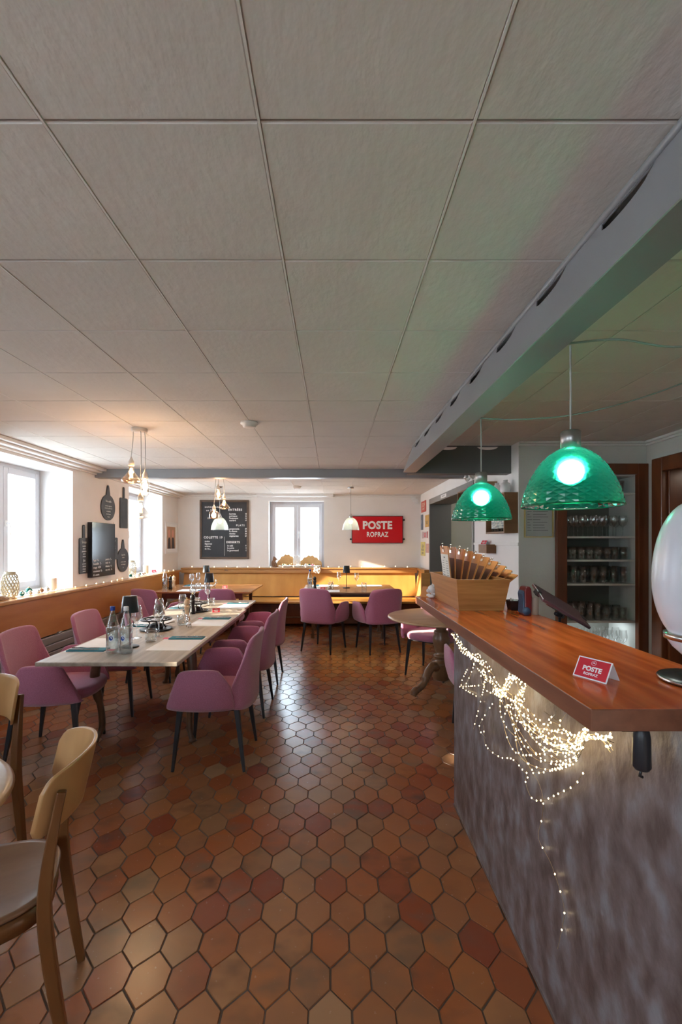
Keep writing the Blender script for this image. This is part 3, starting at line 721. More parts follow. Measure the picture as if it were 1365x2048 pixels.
rect_table('dining_table', 'square oak table pushed against the far end of the long table', -1.80, -.955, 4.73, 5.47, 'oak', 'oakdark', [(-1.70, 4.82), (-1.05, 4.82), (-1.70, 5.38), (-1.05, 5.38)], cab=False)
rect_table('dining_table', 'brown polished table in the left back corner in front of the bench', -2.66, -1.19, 6.40, 7.52, 'oaksat', 'mahog', [(-2.5, 6.52), (-1.36, 6.52), (-2.5, 7.3), (-1.36, 7.3)], cab=False)
rect_table('dining_table', 'dark brown table in front of the bench below the red enamel sign', -.45, .98, 6.30, 7.50, 'darkt', 'oakdark', [(-.30, 6.75), (.78, 6.75), (-.30, 7.34), (.78, 7.34)], cab=False)
# round pedestal table with scroll feet
t = thing('pedestal_table', 'round wooden pedestal table with turned column and scroll feet beside the bar', 'table', (1.085, 4.36, 0), R(12))
MB().lathe([(0, .712), (.50, .712), (.522, .716), (.53, .724), (.528, .732), (.515, .738), (.505, .741), (0, .741)], 64).build('tabletop', M['roundtop'], t)
MB().lathe([(.13, .712), (.13, .70), (.06, .69), (.05, .665), (.075, .655), (.078, .64), (.05, .625), (.052, .60), (.070, .592), (.074, .575), (.070, .556), (.084, .525), (.083, .48), (.062, .40), (.046, .365), (.075, .355), (.082, .34), (.055, .325), (.058, .30), (.092, .285), (.095, .265), (.085, .25), (.085, .13), (.075, .11), (.03, .10), (0, .10)], 32).build('column', M['turned'], t)
for k in range(3):
    a = R(218 - 12 + 120 * k); d = Vector((cos(a), sin(a), 0)); b = MB()
    pts = [d * .06 + Vector((0, 0, .24)), d * .14 + Vector((0, 0, .255)), d * .21 + Vector((0, 0, .20)), d * .26 + Vector((0, 0, .12)), d * .33 + Vector((0, 0, .085)), d * .39 + Vector((0, 0, .07)), d * .415 + Vector((0, 0, .035))]
    b.tube(smooth_pts(pts, 5), [.045] * 6 + [.040] * 8 + [.030] * 9 + [.036] * 5 + [.03] * 3, 10); b.build('foot', M['turned'], t)
# near round table at the left edge and two beech chairs
t = thing('round_table', 'round brown wooden table cut off by the left edge of the photo', 'table', (-1.315, 1.12, 0))
MB().lathe([(0, .722), (.385, .722), (.40, .728), (.408, .738), (.40, .748), (.385, .752), (0, .752)], 64).build('tabletop', M['roundtop'], t)
MB().lathe([(.05, .722), (.045, .68), (.03, .5), (.05, .3), (.055, .05), (.22, .03), (.23, 0), (0, 0)], 28).build('pedestal', M['metalblack'], t)

def make_beech():
    root = thing('bentwood_chair', '', 'chair')
    for s in (-1, 1):
        pts = [(s * .172, -.205, 0), (s * .178, -.175, .20), (s * .180, -.150, .42), (s * .180, -.152, .55), (s * .174, -.170, .68), (s * .168, -.188, .775)]
        sp_ = smooth_pts(pts, 6); n = len(sp_)
        MB().tube(sp_, [.017 + .007 * sin(pi * min(1, i / n * 1.2)) for i in range(n)], 4, flat=1.0).build('leg', M['beechdark'], root, bevel=.004)
        MB().tube([(s * .165, .195, .44), (s * .175, .205, .2), (s * .185, .215, 0)], [.022, .019, .014], 8).build('leg', M['beechdark'], root)
    # seat plate
    b = MB(); rows = []
    def pl(t, k):
        a = 2 * pi * t; ca, sa = cos(a), sin(a); n = 3.2
        x = .205 * k * math.copysign(abs(ca) ** (2 / n), ca); y = .205 * k * math.copysign(abs(sa) ** (2 / n), sa)
        return x * (.93 + .10 * y / .2), y * .95 + .035
    for k, z in ((0, .446), (.5, .447), (.9, .452), (.98, .454), (1, .460), (.98, .467), (.9, .466), (.75, .460), (.4, .453), (0, .452)): rows.append([(*pl(i / 44, k), z) for i in range(44)])
    b.grid(rows, closed_u=True).build('seat', M['seatply'], root)
    b = MB(); rows = []
    for k, z in ((.93, .40), (.97, .40), (.97, .447), (.93, .447), (.93, .40)): rows.append([(*pl(i / 44, k), z) for i in range(44)])
    b.grid(rows, closed_u=True).build('seat_frame', M['beechdark'], root)
    # curved plywood backrest: wraps forward at its ends, rounded corners
    b = MB(); N, Mv = 40, 12; fr = []; bk = []
    for i in range(N + 1):
        u = -1 + 2 * i / N; e = max(0, (abs(u) - .88) / .12); fr_, bk_ = [], []
        zt = .845 - .035 * abs(u) ** 3 - .030 * e ** 2.4; zb = .655 + .030 * e ** 2.4 + .012 * (1 - u * u)
        for j in range(Mv + 1):
            v = j / Mv; z = zb + (zt - zb) * v; ang = u * 1.04; rad = .215
            x = sin(ang) * rad; y = -.240 + (1 - cos(ang)) * rad - (z - .75) * .22
            fr_.append((x * .985, y + .006, z)); bk_.append((x * 1.01, y - .006, z))
        fr.append(fr_); bk.append(bk_[::-1])
    rows = [f + k for f, k in zip(fr, bk)]
    b.grid(rows, closed_u=True)
    m_ = len(rows[0])
    for r_, rev in ((0, False), (N, True)):
        for j in range(Mv):
            q = [r_ * m_ + j, r_ * m_ + j + 1, r_ * m_ + m_ - 2 - j, r_ * m_ + m_ - 1 - j]
            b.f.append(q); b.sm.append(False); b.m.append(0)
    b.build('backrest', M['beech'], root, bevel=.003)
    return root
bc = Kind(make_beech)
bc.put('beech chair with curved plywood back standing in the left foreground', (-.998, 1.300, 0), R(114.8), 'beech chairs at the round table')
bc.put('beech chair across the round table, only the corner of its back in view', (-1.61, 1.83, 0), R(176), 'beech chairs at the round table')

# ------------------------------------------------------------------ tableware kinds
def make_wine():
    r = thing('wine_glass', '', 'glass')
    MB().lathe([(.036, 0), (.034, .002), (.010, .005), (.004, .012), (.0035, .10)], 20).build('stem', M['gl'], r)
    MB().lathe([(.0035, .10), (.012, .108), (.030, .135), (.042, .155), (.041, .165), (.034, .20), (.029, .232), (.028, .232), (.033, .20), (.040, .163), (.029, .137), (.004, .112)], 24, caps=False).build('bowl', M['gl'], r)
    return r
wine = Kind(make_wine)
def make_tumbler():
    r = thing('tumbler', '', 'glass'); b = MB(); n = 40; rows = []
    for rr, z, k in ((.0, 0, 0), (.036, 0, 1), (.040, .01, 1), (.041, .05, 1), (.0415, .062, 0), (.042, .088, 0), (.0395, .088, 0), (.038, .06, 0), (.036, .012, 0), (0, .010, 0)):
        rows.append([((rr + (.0014 if (i % 2 and k) else 0)) * cos(2 * pi * i / n), (rr + (.0014 if (i % 2 and k) else 0)) * sin(2 * pi * i / n), z) for i in range(n)])
    b.grid(rows, closed_u=True).build('cup', M['gl'], r); return r
tumb = Kind(make_tumbler)
def make_bottle(cap):
    def f():
        r = thing('water_bottle', '', 'bottle')
        MB().lathe([(0, 0), (.036, 0), (.040, .006), (.040, .06), (.0385, .07), (.0385, .13), (.041, .14), (.041, .165), (.037, .185), (.026, .225), (.017, .255), (.0135, .275), (.0135, .288)], 28).build('glass_body', M['glb'], r)
        MB().lathe([(.0385, .07), (.039, .072), (.039, .128), (.0385, .13)], 28, caps=False).build('band', M['glb'], r)
        b = MB(); rows = []
        for z in (.082, .122): rows.append([(.0395 * cos(a), .0395 * sin(a), z) for a in [R(-112 + 44 * i / 12) for i in range(13)]])
        b.grid(rows).build('label', M['label'], r, fix=False)
        b = MB()
        pts = [(.0402 * cos(R(-96) + .012 * cos(a) / .04), .0402 * sin(R(-96) + .012 * cos(a) / .04), .102 + .014 * sin(a)) for a in [2 * pi * i / 20 for i in range(20)]]
        b.add(pts, [tuple(range(20))]); b.build('round_label', M['navy'], r, fix=False)
        MB().lathe([(.0155, .276), (.0158, .278), (.0158, .300), (.014, .303), (0, .303)], 20).build('cap', M[cap], r)
        MB().lathe([(0, .004), (.0375, .005), (.0375, .19 - .02), (0, .17)], 24).build('water', M['glb'], r)
        return r
    return f
botb, botw = Kind(make_bottle('capblue')), Kind(make_bottle('capwhite'))
def make_mill(m):
    def f():
        r = thing('pepper_mill', '', 'mill')
        MB().lathe([(0, 0), (.029, 0), (.029, .02), (.022, .045), (.018, .075), (.021, .105), (.026, .12), (.024, .135), (.018, .142)], 24).build('mill_body', M[m], r)
        MB().lathe([(.018, .143), (.025, .155), (.026, .172), (.018, .190), (.008, .196), (0, .197)], 24).build('mill_head', M[m], r)
        MB().lathe([(.0045, .197), (.007, .203), (.005, .21), (0, .212)], 12).build('knob', M['gold'], r); return r
    return f
millb, milll = Kind(make_mill('plastic')), Kind(make_mill('ltwood'))
def make_tlamp():
    r = thing('table_lamp', '', 'lamp')
    MB().lathe([(0, 0), (.058, 0), (.058, .006), (.05, .009), (0, .009)], 32).build('base', M['lampshade'], r)
    MB().lathe([(.0055, .008), (.0055, .30)], 12).build('pole', M['lampshade'], r)
    MB().lathe([(.058, .240), (.046, .350), (.044, .350), (.056, .242)], 36, caps=False).build('lamp_shade', M['lampshade'], r)
    MB().lathe([(0, .346), (.045, .347), (.045, .350), (0, .351)], 36).build('shade_top', M['lampshade'], r); return r
tl = Kind(make_tlamp)
def make_burner():
    r = thing('fondue_burner', '', 'burner')
    MB().lathe([(0, 0), (.115, 0), (.130, .008), (.128, .014), (.11, .008), (.05, .010), (0, .010)], 36).build('tray', M['iron'], r)
    b = MB().lathe([(.052, .01), (.056, .02), (.052, .045), (.03, .055), (.02, .05), (0, .05)], 24); b.build('burner_pot', M['iron'], r)
    b = MB(); b.tube([(.05, 0, .035), (.12, .03, .045), (.15, .04, .045)], .004, 6); b.build('handle', M['oakdark'], r)
    b = MB()
    for k in range(3):
        a = 2 * pi * k / 3 + .4; d = Vector((cos(a), sin(a), 0)); b.tube(smooth_pts([d * .085 + Vector((0, 0, .012)), d * .06 + Vector((0, 0, .05)), d * .10 + Vector((0, 0, .085))], 4), .006, 6)
    b.build('support_leg', M['iron'], r)
    b = MB(); b.lathe([(.105, .083), (.125, .083), (.127, .092), (.105, .092), (.105, .083)], 36, caps=False)
    b.lathe([(.048, .085), (.056, .085), (.056, .091), (.048, .091), (.048, .085)], 24, caps=False)
    for k in range(6):
        a = pi * k / 3; b.rbox(.08 * cos(a), .08 * sin(a), .085, .054, .008, .006, a)
    b.build('grate', M['iron'], r)
    b = MB(); b.tube(smooth_pts([(-.12, 0, .088), (-.165, .01, .083), (-.17, .01, .05), (-.155, .01, .035)], 5), .004, 6); b.build('hook', M['iron'], r); return r
burn = Kind(make_burner)
def make_stag():
    r = thing('stag_figurine', '', 'figurine'); b = MB()
    b.sphere((0, 0, .032), .022, 12, 8, (1.7, .8, .7)); b.tube([(.025, 0, .04), (.04, 0, .07)], [.012, .008], 8)
    b.sphere((.048, 0, .075), .011, 10, 8, (1.5, .8, .8))
    for x in (-.02, .02):
        for y in (-.01, .01): b.tube([(x, y, .03), (x * 1.5, y, 0)], [.006, .004], 6)
    b.build('body', M['silver'], r)
    b = MB()
    for s in (-1, 1):
        b.tube(smooth_pts([(.042, s * .004, .082), (.035, s * .02, .10), (.04, s * .026, .125)], 4), .0028, 6); b.tube([(.036, s * .018, .10), (.05, s * .03, .108)], .0022, 5); b.tube([(.038, s * .025, .115), (.028, s * .034, .13)], .0022, 5)
    b.build('antlers', M['silver'], r); return r
stag = Kind(make_stag)
def make_card():
    """small red tent card, 8 cm wide; local x along the card, front face towards -y"""
    r = thing('tent_card', '', 'card'); w, h, d, th = .040, .044, .026, .0012; b = MB()
    b.add([(-w, -d, 0), (w, -d, 0), (w, 0, h), (-w, 0, h), (-w, -d + th, 0), (w, -d + th, 0), (w, th, h - th), (-w, th, h - th)], [(0, 1, 2, 3), (7, 6, 5, 4), (0, 3, 7, 4), (1, 5, 6, 2), (0, 4, 5, 1)])
    b.add([(-w, d, 0), (w, d, 0), (w, 0, h), (-w, 0, h), (-w, d - th, 0), (w, d - th, 0)], [(1, 0, 3, 2), (4, 5, 2, 3), (0, 1, 5, 4)])
    b.build('card', M['paper'], r)
    sl = math.atan2(h, d); Tm = Matrix.Translation((0, -d / 2, h / 2)) @ Matrix.Rotation(sl, 4, 'X') @ Matrix.Translation((0, 0, .0006))
    L = math.hypot(h, d); m = .0028; f = MB(); hw, hl = w - m, L / 2 - m
    vs = [Tm @ Vector(v) for v in ((-hw, -hl, 0), (hw, -hl, 0), (hw, hl, 0), (-hw, hl, 0))]; f.add(vs, [(0, 1, 2, 3)])
    Tb = Matrix.Translation((0, d / 2, h / 2)) @ Matrix.Rotation(pi, 4, 'Z') @ Matrix.Rotation(sl, 4, 'X') @ Matrix.Translation((0, 0, .0006))
    f.add([Tb @ Vector(v) for v in ((-hw, -hl, 0), (hw, -hl, 0), (hw, hl, 0), (-hw, hl, 0))], [(0, 1, 2, 3)])
    pnl = f.build('red_print', M['redcard'], r, fix=False)
    up = Matrix.Translation((0, 0, .0003))
    text('lettering', 'POSTE', .0155, M['paper'], r, Tm @ up @ Matrix.Translation((0, -.001, 0)), bold=.0006, depth=.0002)
    text('lettering', 'ROPRAZ', .0088, M['paper'], r, Tm @ up @ Matrix.Translation((0, -.0135, 0)), bold=.0002, depth=.0002)
    b = MB(); rows = []
    for rr in (.0050, .0057): rows.append([Tm @ Vector((rr * cos(2 * pi * i / 24), .0145 + rr * sin(2 * pi * i / 24), .0005)) for i in range(24)])
    b.grid(rows, closed_u=True, smooth=False)
    b.add([Tm @ Vector((x, .0145 + y, .0005)) for x, y in ((-.003, -.0012), (0, -.0004), (.003, -.0012), (.003, .0006), (0, .0024), (-.003, .0006))], [(0, 1, 2, 3, 4, 5)])
    b.build('emblem', M['paper'], r, fix=False); return r
card = Kind(make_card)
def make_mat():
    r = thing('placemat', '', 'placemat')      # 0.30 x 0.42, long side along local y
    MB().box(-.15, .15, -.21, .21, 0, .0008).build('paper', M['paper'], r)
    b = MB()
    for k in range(9): b.box(-.11, -.11 + random.uniform(.10, .2), -.12 + k * .03, -.1185 + k * .03, .0008, .0009)
    b.build('print', mat('faint_print', (.62, .60, .60), .8), r); return r
plm = Kind(make_mat)
def make_napkin():
    r = thing('napkin', '', 'napkin'); MB().box(-.125, .125, -.045, .045, 0, .004).box(-.125, .125, -.043, .043, .0045, .008).build('cloth', M['teal'], r, bevel=.0015)
    MB().box(-.175, -.12, -.022, .022, 0, .002).build('paper_tag', M['pink'], r); return r
nap = Kind(make_napkin)
def make_fork():
    r = thing('fork', '', 'cutlery'); b = MB(); b.tube([(-.02, 0, .002), (.04, 0, .005), (.10, 0, .002)], [.0028, .0032, .0048], 6, flat=.4); b.box(-.04, -.02, -.010, .010, .001, .003)
    for k in range(4): b.box(-.082, -.04, -.010 + k * .0058, -.0074 + k * .0058, .001, .003)
    b.build('fork_body', M['steel'], r); return r
fork = Kind(make_fork)
def make_knife():
    r = thing('knife', '', 'cutlery'); MB().prism([(-.10, -.004), (-.09, .008), (-.01, .009), (0, .004), (0, -.006)], .001, .0028, 'z').build('blade', M['steel'], r)
    MB().box(0, .10, -.006, .006, 0, .006).build('handle', M['steel'], r, bevel=.002); return r
knife = Kind(make_knife)

TT = .7502
def lay(n, side, x, y, who, tz=TT):
    a = 0 if side == 'R' else pi
    plm.put('white paper placemat ' + who, (x, y, tz), a, 'placemats')
    nx, ny = (x + .01, y + .155) if side == 'R' else (x - .01, y - .155)
    nap.put('teal folded napkin on the placemat ' + who, (nx, ny, tz + .001), a, 'napkins')
    fork.put('steel fork on the teal napkin ' + who, (nx + (.02 if side == 'R' else -.02), ny + .018, tz + .0095), a, 'forks')
    knife.put('steel knife on the teal napkin ' + who, (nx + (.02 if side == 'R' else -.02), ny - .02, tz + .0095), a, 'knives')
lay(1, 'R', -1.10, 3.13, 'nearest the camera, aisle side of long table')
lay(2, 'R', -1.10, 3.98, 'in the middle, aisle side of long table')
lay(3, 'R', -1.12, 5.00, 'at the far end, aisle side of long table')
lay(4, 'L', -1.62, 3.08, 'nearest the camera, window side of long table')
lay(5, 'L', -1.62, 3.92, 'in the middle, window side of long table')
lay(6, 'L', -1.64, 4.95, 'at the far end, window side of long table')
def lay2(x, y, a, who):
    plm.put('white paper placemat ' + who, (x, y, TT), a + L90, 'placemats')
    dx, dy = .15 * cos(a), .15 * sin(a)
    nap.put('teal folded napkin on the placemat ' + who, (x + dx, y + dy, TT + .001), a + L90, 'napkins')
    knife.put('steel knife on the teal napkin ' + who, (x + dx, y + dy, TT + .0095), a + L90, 'knives')
lay2(-2.10, 6.60, 0, 'at the front left of the brown table'); lay2(-2.25, 7.32, pi, 'at the bench side of the brown table')
lay2(-.12, 7.30, pi, 'at the left bench side of the dark table')
plm.put('white paper placemat at the right bench side of the dark table', (.62, 7.30, TT), L90, 'placemats')
plm.put('white paper placemat at the front left of the dark table', (-.10, 6.50, TT), L90, 'placemats')
fork.put('steel fork lying at the front right of the dark table', (.74, 6.62, TT), .1, 'forks'); knife.put('steel knife lying beside the fork at the front right of the dark table', (.72, 6.57, TT), .1, 'knives')

w = lambda l, x, y, s=1: wine.put(l, (x, y, TT), random.random() * 3, 'wine glasses', (s, s, s))
w('wine glass just right of the nearest dark table lamp', -1.475, 3.30, 1.05); w('wine glass in front of the near fondue burner', -1.335, 3.37, 1.05)
w('wine glass behind the near fondue burner, toward the window', -1.47, 3.72, 1.05); w('wine glass in front of the black pepper mill on the long table', -1.41, 4.12, 1.0)
w('wine glass behind the far fondue burner, left one', -1.655, 5.20, .95); w('wine glass behind the far fondue burner, right one', -1.475, 5.18, .95)
w('left wine glass on the brown corner table', -2.19, 6.82); w('right wine glass of the pair on the brown corner table', -2.17, 7.08)
w('wine glass left of the lamp on the dark table', .11, 7.25); w('wine glass right of the lamp on the dark table', .39, 7.02)
u = lambda l, x, y: tumb.put(l, (x, y, TT), random.random(), 'ribbed tumblers')
u('ribbed tumbler nearest the camera on the long table', -1.32, 3.19); u('ribbed tumbler beside the light wood pepper mill', -1.315, 3.83); u('ribbed tumbler at the far right of the long table', -1.38, 4.98)
u('ribbed tumbler at the far left of the long table', -1.56, 5.02); u('left ribbed tumbler on the brown corner table', -2.08, 6.80); u('right ribbed tumbler on the brown corner table', -1.98, 6.92)
u('ribbed tumbler right of the lamp on the dark table', .50, 6.90); u('ribbed tumbler left of the lamp on the dark table', -.02, 6.92)
botb.put('clear water bottle with a blue cap on the near end of the long table', (-1.435, 2.86, TT), .3, 'water bottles')
botw.put('clear water bottle with a white cap on the near end of the long table', (-1.345, 2.855, TT), 0, 'water bottles')
botw.put('clear water bottle on the left edge of the brown corner table', (-2.57, 6.72, TT), .2, 'water bottles')
botb.put('clear water bottle with a blue cap on the dark table', (-.345, 6.76, TT), .1, 'water bottles')
millb.put('black pepper mill behind the near fondue burner', (-1.41, 4.42, TT), 0, 'pepper mills'); milll.put('light wooden pepper mill in the middle of the long table', (-1.345, 4.05, TT), 0, 'pepper mills')
millb.put('black pepper mill beside the bottle on the brown corner table', (-2.50, 6.76, TT), 0, 'pepper mills'); milll.put('light wooden pepper mill on the brown corner table', (-2.49, 6.88, TT), 0, 'pepper mills')
millb.put('black pepper mill beside the bottle on the dark table', (-.268, 6.72, TT), 0, 'pepper mills')
tl.put('dark table lamp at the near end of the long table behind the bottles', (-1.395, 3.02, TT), 0, 'dark table lamps'); tl.put('dark table lamp at the far end of the long table', (-1.49, 5.30, TT), 0, 'dark table lamps')
tl.put('dark table lamp on the brown corner table', (-2.03, 7.05, TT), 0, 'dark table lamps'); tl.put('dark table lamp on the dark table below the red sign', (.225, 6.95, TT), 0, 'dark table lamps')
burn.put('black cast-iron fondue burner nearer the camera on the long table', (-1.455, 3.62, TT), .5, 'fondue burners'); burn.put('black cast-iron fondue burner at the far end of the long table', (-1.43, 4.58, TT), .5, 'fondue burners')
stag.put('silver stag figurine beside the light wooden pepper mill', (-1.22, 3.72, TT), 2.2, 'stag figurines'); stag.put('silver stag figurine on the brown corner table', (-1.90, 7.0, TT), .3, 'stag figurines')
stag.put('silver stag figurine on the dark table', (-.04, 6.82, TT), .8, 'stag figurines'); stag.put('silver stag figurine between the burners, window side of the long table', (-1.66, 4.28, TT), 1.5, 'stag figurines')
cg = 'red tent cards'
card.put('red tent card on the aisle side of the long table', (-1.20, 4.52, TT), .25, cg); card.put('red tent card on the brown corner table', (-1.69, 6.90, TT), .1, cg)
card.put('red tent card on the dark table', (-.14, 6.64, TT), -.1, cg)
card.put('red POSTE ROPRAZ tent card on the bar counter', (.623, 1.035, 1.1502), math.atan2(-.07, .036), cg)
card.put('red tent card on the windowsill behind the left bench', (-2.99, 7.33, SILL + .012), .9, cg)
def P(px, py, X):      # photo column/row to a point on the plane x = X
    D = F * X / (px - VX); return Vector((X, D, EYE - (py - HZ) * D / F))
# ------------------------------------------------------------------ bar counter
bar = thing('bar_counter', 'bar counter with slate-grey front and thick red-brown wooden top', 'counter', (0, 0, 0))
CT = 1.15
b = MB(); b.box(.498, .918, .842, 2.62, CT - .044, CT); b.m = [1, 1, 1, 1, 1, 0] if False else b.m
for i_, f_ in enumerate(b.f):
    if not all(abs(b.v[q][2] - CT) < 1e-6 for q in f_): b.m[i_] = 1
b.build('countertop', [M['cherry'], M['cherryedge']], bar, bevel=.0025)
MB().box(.682, .84, .30, 2.45, 0, CT - .044).build('front_panel', M['counter'], bar)
MB().box(.676, .682, .30, 2.452, 0, .010).build('base_trim', M['steel'], bar)
wb = thing('back_worktop', 'lower steel worktop on the bartender side of the bar counter', 'worktop', (0, 0, 0))
MB().box(.84, 1.45, .3, 2.4, .86, .90).build('worktop', M['nickel'], wb, bevel=.003); MB().box(.86, 1.42, .32, 2.38, 0, .86).build('cabinet', M['plastic'], wb)

# bamboo menu box, flared
mbx = thing('menu_box', 'flared bamboo box holding wooden menu clipboards on the bar counter', 'box', (.70, 2.30, CT))
def flare(b, hx, hy, hx2, hy2, h, th):
    o = [(-hx, -hy, 0), (hx, -hy, 0), (hx, hy, 0), (-hx, hy, 0)]; O = [(-hx2, -hy2, h), (hx2, -hy2, h), (hx2, hy2, h), (-hx2, hy2, h)]
    i_ = [(-hx + th, -hy + th, .01), (hx - th, -hy + th, .01), (hx - th, hy - th, .01), (-hx + th, hy - th, .01)]; I = [(-hx2 + th, -hy2 + th, h), (hx2 - th, -hy2 + th, h), (hx2 - th, hy2 - th, h), (-hx2 + th, hy2 - th, h)]
    v = o + O + i_ + I; f = [(3, 2, 1, 0), (8, 9, 10, 11)]
    for k in range(4): k2 = (k + 1) % 4; f += [(k, k2, 4 + k2, 4 + k), (8 + k2, 8 + k, 12 + k, 12 + k2), (4 + k, 4 + k2, 12 + k2, 12 + k)]
    return b.add(v, f)
flare(MB(), .105, .245, .125, .275, .148, .009).build('box_body', M['bamboo'], mbx, bevel=.0012)
def make_clip(sheet=True):
    r = thing('menu_clipboard', '', 'clipboard')   # board in the local y-z plane, paper towards -x
    MB().prism([(-.105, 0), (.105, 0), (.105, .30), (.098, .307), (-.098, .307), (-.105, .30)], -.002, .002, 'x').build('board', M['clip'], r)
    if sheet: MB().box(-.0034, -.0024, -.098, .098, .0, .262).build('menu_sheet', M['cream'], r)
    b = MB()
    for k in range(16 if sheet else 0):
        wv = random.choice((.05, .06, .04)); z = .225 - k * .013
        b.box(-.0038, -.0034, .02, .02 + wv, z, z + .0025); b.box(-.0038, -.0034, -.075, -.075 + wv * .9, z, z + .0025)
    if sheet: b.box(-.0038, -.0034, -.02, .02, .243, .248); b.build('print', M['ink'], r)
    else: MB().box(-.0034, -.0024, -.085, .085, .0, .245).build('menu_cover', M['cover'], r)
    b = MB(); b.prism([(-.022, .274), (.022, .274), (.018, .290), (-.018, .290)], -.007, -.002, 'x'); b.tube([(-.004, -.02, .292), (-.010, -.02, .305), (-.006, 0, .318), (-.010, .02, .305), (-.004, .02, .292)], .002, 6)
    b.sphere((-.006, 0, .320), .005, 8, 6); b.build('clip', M['silver'], r); return r
clipk = Kind(make_clip); clipk2 = Kind(lambda: make_clip(False))
for k in range(10):
    lean = R([-6, 1, 7, 12, 18, 24, 31, 38, 44, 50][k]); xx = -.088 + k * .0185
    L = .95 - .025 * k
    names = ['first menu clipboard, upright, with its printed sheet in view', 'second menu clipboard, almost upright', 'third menu clipboard from the left in the bamboo box', 'fourth menu clipboard from the left in the bamboo box', 'fifth menu clipboard from the left in the bamboo box', 'sixth menu clipboard from the left in the bamboo box', 'seventh menu clipboard from the left, leaning right', 'eighth menu clipboard from the left, leaning far right', 'second last menu clipboard, leaning far right', 'last and lowest leaning menu clipboard in the bamboo box']
    o = (clipk if k == 0 else clipk2).put(names[k], (.70 + xx, 2.30 + (.03 if k else -.02), CT + .012), 0, 'menu clipboards')
    o.rotation_euler = (0, lean, R(-4)); o.scale = (1, 1, L)
# reclining white porcelain lion-like animal with a card behind it
an = thing('porcelain_animal', 'small white porcelain reclining animal at the far end of the counter', 'figurine', (.60, 2.545, CT))
b = MB(); b.sphere((.02, 0, .030), .032, 16, 10, (1.5, .9, .92)); b.sphere((-.022, -.012, .050), .026, 14, 10, (1, 1, .95)); b.sphere((-.045, -.018, .042), .012, 10, 8); b.sphere((-.03, -.03, .012), .012, 10, 8, (1.6, 1, .9)); b.sphere((-.03, .02, .012), .012, 10, 8, (1.6, 1, .9)); b.sphere((.055, -.02, .02), .018, 10, 8, (1.2, 1, 1))
for s in (-1, 1): b.sphere((-.014, -.012 + s * .018, .074), .007, 8, 6, (1, .7, 1.3))
b.build('body', M['porcelain'], an)
o = thing('tent_card', 'small brown wooden tent sign behind the white porcelain animal', 'card', (.56, 2.585, CT), -.7)
b = MB(); b.add([(-.03, -.02, 0), (.03, -.02, 0), (.03, 0, .06), (-.03, 0, .06), (-.03, .02, 0), (.03, .02, 0)], [(0, 1, 2, 3), (5, 4, 3, 2), (0, 3, 4), (1, 5, 2), (0, 4, 5, 1)]); b.build('card', M['clip'], o)
# sugar basket
sb_ = thing('sugar_basket', 'small black basket of sugar sticks beside the red card terminal', 'basket', (.868, 2.09, CT))
flare(MB(), .022, .022, .030, .030, .045, .003).build('basket', M['plastic'], sb_)
b = MB()
for k in range(10): b.rbox(random.uniform(-.02, .02), random.uniform(-.02, .02), .012, .006, .004, random.uniform(.034, .042), random.random() * 3)
b.build('sugar_sticks', M['cream'], sb_)
tm = thing('card_terminal', 'upright red and dark blue hand-held card terminal on the counter', 'terminal', (.852, 1.935, CT))
b = MB(); b.prism([(-.016, 0), (.016, 0), (.019, .08), (.016, .118), (.008, .128), (-.008, .126), (-.015, .11), (-.012, .06)], -.03, .03, 'y', smooth=False); b.build('case', M['redterm'], tm, bevel=.004)
b = MB(); b.prism([(-.021, .01), (-.013, .01), (-.010, .06), (-.013, .10), (-.017, .112), (-.022, .095), (-.018, .06)], -.026, .026, 'y'); b.build('face', M['blueterm'], tm, bevel=.002)
MB().lathe([(0, -.004), (.017, -.004), (.017, .004), (0, .004)], 20, M4=Matrix.Translation((-.008, -.033, .022)) @ Matrix.Rotation(R(90), 4, 'X')).build('paper_roll', M['blueterm'], tm)
cp = thing('paper_cup', 'beige paper cup to the right of the red card terminal', 'cup', (.900, 1.945, CT))
MB().lathe([(0, 0), (.015, 0), (.017, .075), (.0185, .08), (.016, .08), (.014, .004), (0, .004)], 24).build('cup_body', M['cup'], cp)
# tablet on a stand, seen from behind
tb = thing('tablet', 'tablet on a swivel stand behind the counter, tilted toward the bartender', 'tablet', (.985, 1.90, .90))
Tm = Matrix.Translation((0, 0, .292)) @ Matrix.Rotation(R(31), 4, 'Y') @ Matrix.Rotation(R(20), 4, 'X')
MB().box(-.116, .116, -.085, .085, 0, .013, M4=Tm).build('tablet_body', M['tabletm'], tb, bevel=.003)
b = MB(); b.box(-.075, .02, -.05, .05, -.012, -.001, M4=Tm); b.build('mount_plate', M['steel'], tb, bevel=.003)
b = MB()
for q in (-1, 1): b.box(q * .112 - .010, q * .112 + .010, -.02, .02, -.008, .016, M4=Tm)
b.build('clamp', M['plastic'], tb, bevel=.003)
b = MB(); b.sphere((-.008, -.02, .262), .015, 12, 8); b.tube([(-.008, -.02, .262), (-.012, -.02, .12), (0, 0, .0)], .006, 8); b.tube([(-.035, -.04, .268), (.01, -.01, .25)], .009, 8); b.lathe([(0, 0), (.06, 0), (.06, .008), (0, .010)], 24); b.build('stand', M['plastic'], tb)
